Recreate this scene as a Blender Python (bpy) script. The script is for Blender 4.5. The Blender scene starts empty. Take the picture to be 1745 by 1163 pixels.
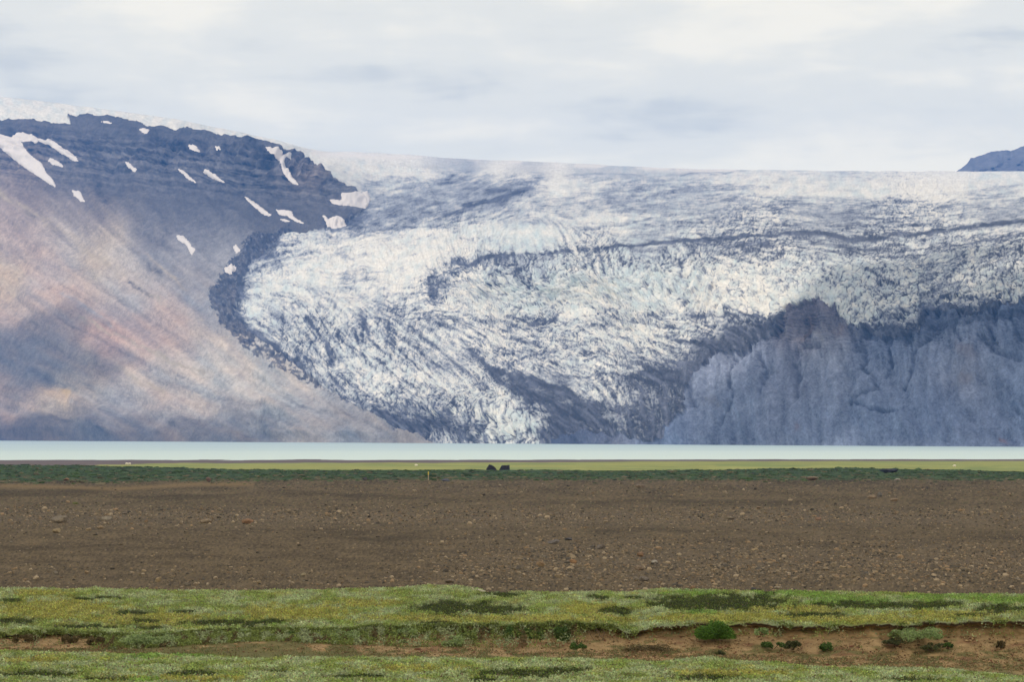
import bpy, math, numpy as np
from mathutils import Vector
sc = bpy.context.scene
rng = np.random.default_rng(7)

# ---------------------------------------------------------------- camera
F, CX, YH = 4104.0, 872.5, 741.0        # focal length, centre column and horizon row in photo pixels (1745 x 1163)
cam = bpy.data.objects.new('camera', bpy.data.cameras.new('camera'))
sc.collection.objects.link(cam); sc.camera = cam
cam.location = (0, 0, 0); cam.rotation_euler = (math.pi/2, 0, 0)
cam.data.sensor_width = 36; cam.data.lens = 36*F/1745
cam.data.shift_y = (YH-581.5)/1745
cam.data.clip_start = 1; cam.data.clip_end = 60000

# ---------------------------------------------------------------- light
SUN_EL, SUN_AZ = math.radians(40), math.radians(228)      # azimuth clockwise from +Y: behind the camera, to the left
S = np.array([math.cos(SUN_EL)*math.sin(SUN_AZ), math.cos(SUN_EL)*math.cos(SUN_AZ), math.sin(SUN_EL)])
ld = bpy.data.lights.new('sun', 'SUN'); ld.energy = 2.4; ld.angle = math.radians(2.0); ld.color = (1, .91, .79)
sun = bpy.data.objects.new('sun', ld); sc.collection.objects.link(sun)
sun.rotation_euler = Vector(S).to_track_quat('Z', 'Y').to_euler()

w = bpy.data.worlds.new('World'); sc.world = w; w.use_nodes = True
nt = w.node_tree; nt.nodes.clear()
N = nt.nodes.new; Lk = nt.links.new
out = N('ShaderNodeOutputWorld'); bg = N('ShaderNodeBackground'); Lk(bg.outputs[0], out.inputs[0])
sky = N('ShaderNodeTexSky'); sky.sky_type = 'NISHITA'; sky.sun_disc = False
sky.sun_elevation = SUN_EL; sky.sun_rotation = SUN_AZ
tc = N('ShaderNodeTexCoord')
def wnoise(scale, loc, sc_, detail, rough=.5, dist=0):
    m = N('ShaderNodeMapping'); m.inputs['Scale'].default_value = scale; m.inputs['Location'].default_value = loc
    Lk(tc.outputs['Generated'], m.inputs[0])
    n = N('ShaderNodeTexNoise'); n.inputs['Scale'].default_value = sc_; n.inputs['Detail'].default_value = detail
    n.inputs['Roughness'].default_value = rough; n.inputs['Distortion'].default_value = dist
    Lk(m.outputs[0], n.inputs['Vector']); return n.outputs['Fac']
def wmath(op, a, b):
    m = N('ShaderNodeMath'); m.operation = op
    for i, v in enumerate((a, b)):
        if isinstance(v, (int, float)): m.inputs[i].default_value = v
        else: Lk(v, m.inputs[i])
    return m.outputs[0]
n1 = wnoise((1, 1, 2.2), (3.1, 0, .2), 7.0, 4, .5, .3)
n2 = wnoise((1, 1, 5.5), (.4, 0, 1.9), 9.0, 4, .55, .2)
n3 = wnoise((1, 1, 1.6), (7.7, 0, 5.3), 22.0, 5, .55, .5)
mix = wmath('ADD', wmath('ADD', wmath('MULTIPLY', n1, .5), wmath('MULTIPLY', n2, .36)), wmath('MULTIPLY', n3, .14))
cr = N('ShaderNodeValToRGB'); Lk(mix, cr.inputs[0])
cr.color_ramp.interpolation = 'EASE'
cr.color_ramp.elements[0].position = .36; cr.color_ramp.elements[0].color = (.70, .70, .68, 1)
cr.color_ramp.elements[1].position = .57; cr.color_ramp.elements[1].color = (1.06, .99, .865, 1)
e = cr.color_ramp.elements.new(.46); e.color = (.90, .87, .80, 1)
sk = N('ShaderNodeVectorMath'); sk.operation = 'SCALE'; sk.inputs['Scale'].default_value = .1; Lk(sky.outputs[0], sk.inputs[0])
sx = N('ShaderNodeSeparateXYZ'); Lk(tc.outputs['Generated'], sx.inputs[0])
lowm = N('ShaderNodeMapRange'); lowm.inputs['From Min'].default_value = .03; lowm.inputs['From Max'].default_value = .42; lowm.inputs['To Min'].default_value = 1; lowm.inputs['To Max'].default_value = 0
Lk(sx.outputs['Z'], lowm.inputs['Value'])
tint = N('ShaderNodeMix'); tint.data_type = 'RGBA'; tint.inputs['A'].default_value = (1.0, 1.0, .98, 1); tint.inputs['B'].default_value = (1.50, 1.44, 1.16, 1); Lk(lowm.outputs[0], tint.inputs['Factor'])
tm_ = N('ShaderNodeVectorMath'); tm_.operation = 'MULTIPLY'; Lk(cr.outputs[0], tm_.inputs[0]); Lk(tint.outputs['Result'], tm_.inputs[1])   # low clouds glow warmer and brighter
mx = N('ShaderNodeMix'); mx.data_type = 'RGBA'; mx.inputs['Factor'].default_value = .94
Lk(sk.outputs[0], mx.inputs['A']); Lk(tm_.outputs[0], mx.inputs['B']); Lk(mx.outputs['Result'], bg.inputs['Color'])
bg.inputs['Strength'].default_value = .98

sc.view_settings.view_transform = 'Standard'; sc.view_settings.look = 'None'
sc.view_settings.exposure = 0; sc.view_settings.gamma = 1
sc.cycles.use_denoising = True
sc.cycles.max_bounces = 5; sc.cycles.diffuse_bounces = 3; sc.cycles.volume_bounces = 1; sc.cycles.transparent_max_bounces = 8

# ---------------------------------------------------------------- numpy helpers
def _h(x, y, s):
    h = (x.astype(np.int64)*374761393 + y.astype(np.int64)*668265263 + s*1442695041) & 0xffffffff
    h = ((h ^ (h >> 13))*1274126177) & 0xffffffff
    h = ((h ^ (h >> 15))*2246822519) & 0xffffffff
    return (h ^ (h >> 16)).astype(np.float32)/4294967296.0
def noise(x, y, s=0):
    xi, yi = np.floor(x), np.floor(y); fx, fy = x-xi, y-yi
    r = 0
    u, v = fx*fx*fx*(fx*(fx*6-15)+10), fy*fy*fy*(fy*(fy*6-15)+10)
    def g(i, j):
        a = _h(xi+i, yi+j, s)*6.2831853
        return np.cos(a)*(fx-i)+np.sin(a)*(fy-j)
    a = g(0, 0)*(1-u)+g(1, 0)*u; b = g(0, 1)*(1-u)+g(1, 1)*u
    return (a*(1-v)+b*v)*1.5
def fbm(x, y, o=4, s=0, gain=.5):
    r, a, t = 0, 1., 0
    for k in range(o):
        r = r+a*noise(x*2**k+k*17.3, y*2**k-k*9.1, s+k); t += a; a *= gain
    return r/t
def ridged(x, y, o=4, s=0):
    r, a, t = 0, 1., 0
    for k in range(o):
        r = r+a*(1-np.abs(noise(x*2**k+k*7.3, y*2**k-k*5.1, s+k))*2.2); t += a; a *= .55
    return r/t
def worley(x, y, s=0):
    xi, yi = np.floor(x), np.floor(y)
    f1 = np.full(x.shape, 9.); f2 = f1.copy(); idr = np.zeros(x.shape); dx = idr.copy(); dy = idr.copy()
    for i in (-1, 0, 1):
        for j in (-1, 0, 1):
            cx, cy = xi+i, yi+j
            px_, py_ = cx+_h(cx, cy, s), cy+_h(cx, cy, s+9)
            ax, ay = x-px_, y-py_; d = np.hypot(ax, ay)
            n_ = d < f1
            f2 = np.where(n_, f1, np.minimum(f2, d)); f1 = np.where(n_, d, f1)
            idr = np.where(n_, _h(cx, cy, s+21), idr); dx = np.where(n_, ax, dx); dy = np.where(n_, ay, dy)
    return f1, f2, idr, dx, dy
def sstep(a, b, x):
    t = np.clip((x-a)/(b-a), 0, 1); return t*t*(3-2*t)
def inside(poly, x, y):
    c = np.zeros(x.shape, bool); n = len(poly)
    for i in range(n):
        x0, y0 = poly[i]; x1, y1 = poly[(i+1) % n]
        if y0 == y1: continue
        c ^= ((y0 > y) != (y1 > y)) & (x < (x1-x0)*(y-y0)/(y1-y0)+x0)
    return c
def dist_line(pl, x, y):
    d = np.full(x.shape, 1e9)
    for (x0, y0), (x1, y1) in zip(pl[:-1], pl[1:]):
        vx, vy = x1-x0, y1-y0
        t = np.clip(((x-x0)*vx+(y-y0)*vy)/(vx*vx+vy*vy+1e-9), 0, 1)
        d = np.minimum(d, np.hypot(x-x0-t*vx, y-y0-t*vy))
    return d
def stroke(pl, wd, x, y): return np.exp(-(dist_line(pl, x, y)/wd)**2)
def interp(px, pts): return np.interp(px, [p[0] for p in pts], [p[1] for p in pts])
def blend(ctrl, x, y, sig, ax=1.0):          # normalised gaussian blend of control values [(x, y, value...)]
    num = 0; den = 1e-12
    for c in ctrl:
        q_ = (((x-c[0])*ax)**2+(y-c[1])**2)/(2*sig*sig); wgt = np.exp(-q_)+.12*np.exp(-q_/5)+.006*np.exp(-q_/30)+1e-7
        v = np.array(c[2:], float)
        num = num+(wgt[..., None]*v if len(v) > 1 else wgt*v[0]); den = den+wgt
    return num/(den[..., None] if np.ndim(num) > np.ndim(den) else den)
def tps(ctrl, x, y, sx=1.0, lam=1e-3):        # thin plate spline through control values
    P = np.array([(c[0]*sx/1000, c[1]/1000) for c in ctrl]); V = np.array([c[2] for c in ctrl], float)
    def U(r2): return .5*r2*np.log(r2+1e-12)
    d2 = ((P[:, None]-P[None])**2).sum(-1); n = len(P)
    A = np.zeros((n+3, n+3)); A[:n, :n] = U(d2)+lam*np.eye(n); A[:n, n] = 1; A[:n, n+1:] = P; A[n, :n] = 1; A[n+1:, :n] = P.T
    c = np.linalg.solve(A, np.r_[V, 0, 0, 0])
    X, Y_ = x*sx/1000, y/1000; r = c[n]+c[n+1]*X+c[n+2]*Y_
    for i in range(n): r = r+c[i]*U((X-P[i, 0])**2+(Y_-P[i, 1])**2)
    return r

def mesh_obj(name, verts, faces, mat=None, cols=None, parent=None, smooth=True, label=None, cat=None, kind=None, group=None):
    me = bpy.data.meshes.new(name)
    faces = np.asarray(faces, np.int32); k = faces.shape[1]
    me.vertices.add(len(verts)); me.vertices.foreach_set('co', np.ascontiguousarray(verts, np.float32).ravel())
    me.loops.add(faces.size); me.loops.foreach_set('vertex_index', faces.ravel())
    me.polygons.add(len(faces)); me.polygons.foreach_set('loop_start', np.arange(0, faces.size, k, dtype=np.int32))
    me.polygons.foreach_set('use_smooth', np.full(len(faces), smooth))
    if cols is not None:
        a = me.color_attributes.new('albedo', 'FLOAT_COLOR', 'POINT')
        c = np.ones((len(verts), 4), np.float32); c[:, :3] = np.clip(cols, 0, 1); a.data.foreach_set('color', c.ravel())
    me.update(calc_edges=True)
    o = bpy.data.objects.new(name, me); sc.collection.objects.link(o)
    if mat: me.materials.append(mat)
    if parent: o.parent = parent
    tag(o, label, cat, kind, group); return o
def tag(o, label=None, cat=None, kind=None, group=None):
    if label: o['label'] = label
    if cat: o['category'] = cat
    if kind: o['kind'] = kind
    if group: o['group'] = group
    return o
def empty(name, loc, label, cat, group=None):
    o = bpy.data.objects.new(name, None); sc.collection.objects.link(o); o.location = loc
    o.empty_display_size = .2
    return tag(o, label, cat, None, group)

# ---------------------------------------------------------------- materials
def mat_attr(name, rough=.9, spec=.2, nscale=None, namp=.15, bump=None, bscale=None, base=None, transl=0, bdist=1.0):
    m = bpy.data.materials.new(name); m.use_nodes = True; t = m.node_tree; b = t.nodes['Principled BSDF']
    b.inputs['Roughness'].default_value = rough; b.inputs['Specular IOR Level'].default_value = spec
    if base is None:
        a = t.nodes.new('ShaderNodeAttribute'); a.attribute_name = 'albedo'; col = a.outputs['Color']
    else:
        a = t.nodes.new('ShaderNodeRGB'); a.outputs[0].default_value = (*base, 1); col = a.outputs[0]
    g = t.nodes.new('ShaderNodeNewGeometry')
    if nscale:
        n = t.nodes.new('ShaderNodeTexNoise'); n.inputs['Scale'].default_value = nscale; n.inputs['Detail'].default_value = 6
        n.inputs['Roughness'].default_value = .65
        t.links.new(g.outputs['Position'], n.inputs['Vector'])
        mr = t.nodes.new('ShaderNodeMapRange'); mr.inputs['From Min'].default_value = .25; mr.inputs['From Max'].default_value = .75
        mr.inputs['To Min'].default_value = 1-namp; mr.inputs['To Max'].default_value = 1+namp
        t.links.new(n.outputs['Fac'], mr.inputs['Value'])
        v = t.nodes.new('ShaderNodeVectorMath'); v.operation = 'SCALE'
        t.links.new(col, v.inputs[0]); t.links.new(mr.outputs[0], v.inputs['Scale']); col = v.outputs[0]
    t.links.new(col, b.inputs['Base Color'])
    if bump:
        n = t.nodes.new('ShaderNodeTexNoise'); n.inputs['Scale'].default_value = bscale; n.inputs['Detail'].default_value = 6
        n.inputs['Roughness'].default_value = .7
        t.links.new(g.outputs['Position'], n.inputs['Vector'])
        bp = t.nodes.new('ShaderNodeBump'); bp.inputs['Strength'].default_value = bump; bp.inputs['Distance'].default_value = bdist
        t.links.new(n.outputs['Fac'], bp.inputs['Height']); t.links.new(bp.outputs[0], b.inputs['Normal'])
    if transl:
        tr = t.nodes.new('ShaderNodeBsdfTranslucent'); t.links.new(col, tr.inputs['Color'])
        ms = t.nodes.new('ShaderNodeMixShader'); ms.inputs[0].default_value = transl
        t.links.new(b.outputs[0], ms.inputs[1]); t.links.new(tr.outputs[0], ms.inputs[2])
        t.links.new(ms.outputs[0], t.nodes['Material Output'].inputs['Surface'])
    return m
M_ice = mat_attr('glacier_ice', .75, .25, .12, .12, .6, .15, bdist=4)
M_rock = mat_attr('mountain_rock', .95, .1, .03, .22, .8, .06, bdist=10)
M_snow = mat_attr('old_snow', .8, .2, .05, .06, .3, .1, base=(.70, .64, .59), bdist=2)
M_ground = mat_attr('ground', .95, .1, 3.0, .28, .6, 4.0, bdist=.06)
M_leaf = mat_attr('leaves', .6, .25, transl=.25)
M_stone = mat_attr('stone', .9, .2, 7.0, .25, .5, 12.0, bdist=.03)
M_stem = mat_attr('woody_stem', .9, .1, 20., .3, base=(.12, .085, .06))
M_cloud = mat_attr('shade_cloud', 1., 0, base=(.9, .9, .92))

# ================================================================= FAR TERRAIN
SHORE = lambda px: 751.5+px*.0060
SKYL = [(-260, 132), (-60, 157), (0, 165), (60, 171), (120, 179), (200, 189), (300, 203), (400, 224), (470, 239), (520, 253), (545, 257.5), (600, 259), (700, 265),
        (800, 272), (900, 276), (1000, 280), (1100, 286), (1200, 289), (1350, 291), (1500, 293.5), (1745, 293), (2010, 292)]
CT = []
def col(px, *pts):
    y0 = SHORE(px); CT.append((px, y0, 17*F/(y0-YH)))
    CT.extend((px, y, d) for y, d in pts)
col(-260, (600, 8350), (450, 8850), (300, 9500), (200, 9900), (185, 10100), (132, 11000))
col(-100, (690, 7300), (600, 7600), (450, 8150), (280, 8850), (210, 9100), (195, 9250), (155, 10200))
col(0, (700, 6800), (600, 7100), (500, 7450), (400, 7800), (300, 8200), (230, 8400), (205, 8500), (190, 8800), (165, 9500))
col(100, (690, 6500), (600, 6750), (500, 7080), (400, 7480), (300, 7900), (235, 8120), (212, 8220), (198, 8500), (177, 9200))
col(200, (690, 6120), (600, 6380), (520, 6640), (430, 7020), (330, 7420), (240, 7780), (212, 7900), (200, 8250), (189, 8800))
col(300, (690, 5800), (600, 6040), (500, 6400), (420, 6720), (330, 7160), (250, 7520), (225, 7650), (213, 8000), (203, 8500))
col(400, (700, 5530), (640, 5650), (560, 5870), (480, 6180), (400, 6600), (320, 7020), (250, 7380), (237, 7500), (228, 8000), (224, 8400))
col(480, (700, 5300), (620, 5460), (540, 5740), (470, 6080), (400, 6450), (330, 6800), (270, 7120), (254, 7300), (246, 7800), (242, 8300))
col(560, (700, 5120), (620, 5360), (540, 5600), (470, 5920), (400, 6350), (350, 6580), (310, 6850), (298, 7000), (275, 7900), (262, 9500))
col(640, (720, 4920), (670, 5030), (600, 5280), (540, 5480), (470, 5830), (400, 6300), (350, 6750), (310, 7500), (275, 8900), (262, 10000))
col(740, (740, 4720), (690, 4780), (640, 4970), (580, 5170), (520, 5380), (460, 5600), (400, 6100), (350, 6700), (305, 7700), (280, 8900), (268, 9900))
col(840, (730, 4520), (700, 4560), (640, 4800), (560, 5060), (510, 5230), (455, 5340), (430, 5600), (390, 6100), (345, 6800), (300, 7900), (274, 9700))
col(940, (720, 4380), (680, 4460), (620, 4690), (560, 4880), (510, 5020), (450, 5130), (425, 5350), (385, 5950), (340, 6800), (300, 7900), (278, 9500))
col(1040, (720, 4230), (670, 4320), (620, 4470), (560, 4660), (510, 4800), (450, 4920), (418, 5200), (380, 5900), (340, 6700), (300, 8000), (283, 9500))
col(1140, (700, 4100), (650, 4200), (600, 4330), (540, 4520), (480, 4700), (430, 4880), (410, 5150), (370, 5900), (330, 6900), (300, 8100), (287, 9500))
col(1240, (700, 3960), (640, 4060), (590, 4150), (540, 4320), (480, 4500), (430, 4700), (405, 5000), (360, 5900), (320, 7100), (300, 8200), (290, 9400))
col(1340, (700, 3830), (620, 3950), (565, 4020), (530, 4060), (480, 4270), (430, 4500), (400, 4850), (360, 5700), (320, 7000), (300, 8100), (291, 9300))
col(1400, (700, 3760), (620, 3870), (560, 3940), (518, 3970), (480, 4130), (430, 4380), (402, 4700), (350, 5900), (310, 7400), (292.5, 9200))
col(1500, (700, 3640), (620, 3760), (570, 3830), (530, 3910), (480, 4060), (430, 4320), (405, 4650), (350, 5900), (310, 7500), (293.5, 9100))
col(1600, (700, 3530), (620, 3650), (550, 3740), (510, 3810), (470, 3960), (430, 4180), (398, 4550), (350, 5700), (315, 7000), (293.5, 9000))
col(1745, (700, 3400), (620, 3520), (540, 3620), (500, 3700), (450, 3930), (385, 4550), (340, 5700), (310, 7200), (293, 9000))
col(2010, (700, 3180), (620, 3280), (540, 3380), (500, 3460), (450, 3650), (380, 4300), (340, 5300), (310, 6900), (292, 8800))

GS = 1.3
gx = np.arange(-260, 2010, GS); NR = 410
v = np.linspace(0, 1, NR)
PX, VV = np.meshgrid(gx, v)
sky_y = interp(gx, SKYL)+noise(gx/60, gx*0, 3)*1.2
sh_y = SHORE(gx)
PY = sh_y[None]*(1-VV)+sky_y[None]*VV
ROWSP = (sh_y-sky_y)/(NR-1)
D = np.exp(tps([(a, b, math.log(c)) for a, b, c in CT], PX, PY, .6, 2e-6))
D[0] = 17*F/(sh_y-YH)
zmin = np.maximum.accumulate(D, axis=0)          # always receding upwards
D = zmin+np.cumsum(np.full_like(D, .4), axis=0)
for _ in range(2):
    D[1:-1] = (D[:-2]+2*D[1:-1]+D[2:])/4
X0 = (PX-CX)/F*D; Z0 = -(PY-YH)/F*D

# ---- flow directions in the surface grid (degrees, image sense: x right, y down)
FLOW = [(1400, 310, -2), (1700, 310, -2), (1700, 350, -8), (1100, 300, -6), (900, 290, 2), (700, 280, 4), (700, 350, -24), (860, 330, -26), (1000, 350, -12), (1200, 340, -6), (1400, 370, -2),
        (640, 400, -16), (500, 430, -20), (440, 480, -35), (420, 540, 20), (480, 570, 40), (540, 560, 55), (520, 620, 42), (600, 600, 48), (640, 560, 60), (620, 480, -12), (720, 440, -18),
        (700, 520, -14), (760, 500, -30), (660, 670, 36), (740, 650, 34), (820, 690, 35), (900, 720, 50), (720, 720, 45), (800, 740, 80), (860, 745, 85), (740, 600, 46), (840, 620, 42), (900, 660, 30), (980, 690, 20),
        (780, 555, 20), (860, 570, 5), (950, 560, -4), (960, 600, 0), (1000, 640, 30), (1050, 680, 70), (1100, 700, 88), (1100, 620, 10), (1150, 580, 5), (1050, 580, 8), (1220, 560, 4),
        (860, 470, 88), (950, 460, 88), (1050, 455, 86), (1150, 465, 80), (950, 430, 60), (1000, 510, 30), (880, 520, 20), (1100, 520, 14), (1200, 500, 18), (1280, 530, 22), (1300, 470, 14), (1400, 440, 8), (1450, 500, 30),
        (1500, 540, 45), (1550, 500, -30), (1620, 480, -25), (1700, 500, -20), (1700, 440, -14), (1550, 430, -4), (1100, 400, -8), (1300, 400, -3), (1500, 400, 4), (1650, 400, -12),
        # mountain, down-slope
        (0, 190, 10), (120, 205, 8), (300, 215, 8), (450, 250, 14), (30, 260, 40), (200, 260, 60), (350, 270, 55), (480, 290, 45), (560, 320, 38), (150, 330, 48), (300, 340, 40), (450, 360, 28), (350, 420, 38), (250, 430, 42),
        (60, 380, 38), (150, 450, 38), (250, 510, 40), (330, 560, 40), (30, 480, 36), (100, 560, 32), (230, 600, 34), (380, 620, 36), (60, 660, 22), (200, 660, 26), (350, 690, 25), (500, 700, 28), (100, 720, 12), (450, 740, 14), (620, 730, 28), (30, 590, 20),
        # cliff
        (1200, 650, 105), (1250, 620, 80), (1250, 700, 95), (1350, 560, 110), (1400, 560, 88), (1430, 570, 60), (1330, 640, 95), (1400, 660, 88), (1470, 620, 75), (1550, 620, 95), (1640, 600, 100), (1720, 600, 60), (1600, 700, 60), (1700, 700, 40), (1450, 730, 80)]
c2 = blend([(a, b, math.cos(2*math.radians(t)), math.sin(2*math.radians(t))) for a, b, t in FLOW], PX, PY, 30)
ANG = .5*np.arctan2(c2[..., 1], c2[..., 0])
DC, DR = np.cos(ANG)/GS, -np.sin(ANG)/ROWSP[None]
nr, nc = PX.shape
def norm(a): return (a-a.mean())/(a.std()+1e-9)
def lic(src, L, rot=False, dc=DC, dr=DR):
    if rot: dc, dr = -np.sin(ANG)/GS, -np.cos(ANG)/ROWSP[None]
    acc = src.copy()
    R0, C0 = np.mgrid[0:nr, 0:nc].astype(np.float32)
    for s_ in (1, -1):
        r, c = R0.copy(), C0.copy(); pd_r = pd_c = None
        for k in range(L):
            ri, ci = np.clip(r+.5, 0, nr-1).astype(int), np.clip(c+.5, 0, nc-1).astype(int)
            ar, ac = dr[ri, ci]*s_, dc[ri, ci]*s_
            if pd_r is not None:
                fl = np.where(ar*pd_r+ac*pd_c < 0, -1, 1); ar = ar*fl; ac = ac*fl
            pd_r, pd_c = ar, ac; r = r+ar; c = c+ac
            acc = acc+src[np.clip(r+.5, 0, nr-1).astype(int), np.clip(c+.5, 0, nc-1).astype(int)]
    return norm(acc)
def blur(a, n):
    for _ in range(n):
        a = a.copy(); a[1:-1] = (a[:-2]+2*a[1:-1]+a[2:])/4; a[:, 1:-1] = (a[:, :-2]+2*a[:, 1:-1]+a[:, 2:])/4
    return a
WN = norm(rng.standard_normal(PX.shape))
L1 = lic(blur(WN, 1), 5); L2 = lic(norm(blur(rng.standard_normal(PX.shape), 4)), 14)
L3 = lic(norm(blur(rng.standard_normal(PX.shape), 20)), 45); L4 = lic(norm(blur(rng.standard_normal(PX.shape), 8)), 26)
L3 = norm(blur(L3, 2)); L4 = norm(blur(L4, 1))
X1 = lic(blur(rng.standard_normal(PX.shape), 1), 3, rot=True)
LF = lic(rng.standard_normal(PX.shape), 4); LG = lic(norm(blur(rng.standard_normal(PX.shape), 2)), 9)

# ---- classes
wx = PX+fbm(PX/22, PY/22, 5, 5)*12+noise(PX/50, PY/40, 15)*7; wy = PY+fbm(PX/22+50, PY/22, 5, 6)*10
MOUNT = [(-400, 199), (-100, 203), (0, 206), (60, 212), (125, 217), (116, 200), (150, 199), (200, 207), (250, 218), (320, 222), (400, 237), (440, 240), (500, 262), (540, 285), (570, 304), (600, 323), (622, 338), (628, 352),
         (605, 366), (590, 388), (540, 396), (485, 402), (455, 425), (430, 445), (405, 480), (400, 540), (432, 570), (490, 615), (530, 645), (570, 672), (630, 705), (690, 738), (745, 757), (745, 900), (-400, 900)]
CLIFF = [(940, 900), (944, 752), (972, 743), (1010, 738), (1050, 741), (1085, 751), (1118, 754), (1140, 735), (1172, 700), (1168, 664), (1192, 636), (1222, 600), (1262, 603), (1300, 582), (1334, 566), (1337, 526), (1365, 519), (1395, 514), (1420, 523), (1440, 545),
         (1466, 566), (1500, 578), (1545, 580), (1572, 560), (1574, 532), (1605, 531), (1640, 545), (1700, 532), (1745, 517), (1870, 505), (2100, 495), (2100, 900)]
isM = inside(MOUNT, PX+(wx-PX)*.55, PY+(wy-PY)*.55)
isC = inside(CLIFF, wx, wy)
isI = ~(isM | isC)

# ---- albedo
cliffm = np.exp(-((PY-(262+PX*.075))/44)**2)*sstep(650, 520, PX)
def A(*c): return np.array(c)
dk, gy, br, pk, oc, lt, rd = (.098, .094, .096), (.18, .175, .175), (.21, .17, .145), (.31, .235, .19), (.40, .31, .20), (.36, .325, .285), (.25, .17, .14)
def mulc(c, k): return tuple(x*k for x in c)
MC = [(0, 230, *dk), (100, 230, *dk), (200, 230, *dk), (300, 240, *dk), (450, 262, *dk), (540, 300, *mulc(br, .7)), (590, 335, *gy), (565, 362, *dk), (480, 370, *dk), (400, 330, *dk), (300, 320, *dk), (200, 300, *dk), (120, 300, *dk), (60, 330, *mulc(br, .8)), (0, 310, *br), (30, 290, *mulc(br, .7)),
      (250, 400, *dk), (330, 370, *mulc(dk, 1.3)), (350, 430, *mulc(gy, .9)), (400, 440, *mulc(gy, .9)), (330, 480, *gy), (370, 500, *gy), (150, 380, *mulc(br, .8)), (60, 390, *br), (30, 350, *mulc(pk, .8)), (130, 420, *mulc(lt, .85)), (170, 440, *mulc(oc, .9)), (215, 465, *lt), (250, 490, *mulc(lt, .8)), (280, 470, *gy), (0, 400, *pk), (0, 480, *mulc(oc, .85)), (60, 450, *pk), (150, 520, *pk), (90, 500, *pk), (220, 560, *rd), (260, 590, *rd), (180, 590, *rd), (280, 530, *pk),
      (300, 560, *pk), (0, 600, *mulc(gy, .8)), (60, 620, *mulc(gy, .9)), (120, 640, *gy), (0, 545, *pk), (350, 560, *gy), (360, 600, *lt), (420, 630, *lt), (480, 680, *lt), (330, 650, *lt), (250, 640, *lt), (100, 680, *mulc(oc, .95)), (140, 660, *mulc(oc, .8)), (0, 670, *pk), (40, 690, *pk), (200, 700, *mulc(gy, 1.1)), (170, 720, *gy), (0, 735, *dk), (80, 740, *dk), (150, 745, *mulc(gy, .7)),
      (250, 740, *mulc(gy, .8)), (400, 720, *gy), (300, 700, *mulc(br, 1.2)), (450, 740, *mulc(gy, .9)), (520, 720, *mulc(gy, 1.3)), (600, 740, *gy), (700, 752, *mulc(gy, .8))]
mw = 5
colM = blend(MC, PX+L3*mw*.8+fbm(PX/70, PY/70, 3, 31)*30, PY+L3*mw+fbm(PX/60, PY/60, 3, 30)*26, 26)
strM = cliffm*(np.sin((PY-PX*.10+fbm(PX/90, PY/40, 3, 19)*10)*1.15)*.16+np.sin((PY-PX*.10+fbm(PX/70, PY/40, 3, 29)*8)*.43)*.22+ridged(PX/30, PY/60, 3, 39)*.3-.12)*1.7
colM = colM*(1+.07*np.clip(L3, -2, 2)+.05*np.clip(L4, -2, 2)+.02*np.clip(L2, -2, 2)+.08*np.clip(WN, -2, 2)+.16*fbm(PX/4.5, PY/3.2, 3, 48)+.18*fbm(PX/45, PY/25, 4, 49)+(.15+.7*cliffm)*fbm(PX/7, PY/4, 3, 59)+strM)[..., None]
colM = colM*(1+.6*sstep(330, 430, PY+(260-PX)*.15)-.75*sstep(695, 735, PY+fbm(PX/60, PY/30, 3, 58)*30)*sstep(650, 350, PX))[..., None]  # bottom-left strip darkened: shade painted into the rock colour
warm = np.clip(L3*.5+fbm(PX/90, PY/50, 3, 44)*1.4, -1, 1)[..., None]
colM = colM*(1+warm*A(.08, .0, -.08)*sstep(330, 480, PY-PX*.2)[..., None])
debris = inside([(498, 390), (440, 398), (415, 415), (395, 450), (366, 488), (360, 520), (385, 560), (415, 590), (455, 618), (500, 640), (560, 672), (640, 712), (690, 742), (745, 757), (690, 738), (630, 705), (570, 672), (530, 640), (490, 610), (440, 560), (412, 540), (412, 480), (440, 440), (470, 420), (500, 405)], wx, wy)
debb = blur(debris.astype(float), 16); debb = debb*(1-.45*sstep(545, 600, PY)); deb = sstep(.35, .65, debb*1.15+(fbm(PX/7, PY/5, 4, 12)*1.7+fbm(PX/22, PY/16, 3, 14)*1.3)*np.clip(debb*3, 0, 1)*np.clip((1-debb)*2.5, 0, 1)-.03)
deb = np.maximum(deb, stroke([(600, 368), (590, 385), (560, 392)], 5, wx, wy))
dark = A(.058, .060, .072)*(1+1.1*fbm(PX/4, PY/3, 3, 112)+2.2*sstep(.12, .45, fbm(PX/6, PY/4, 3, 113)))[..., None]
deb = deb*(.82+.4*fbm(PX/12, PY/9, 3, 114))
colM = colM*(1-deb[..., None])+dark*deb[..., None]
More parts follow.
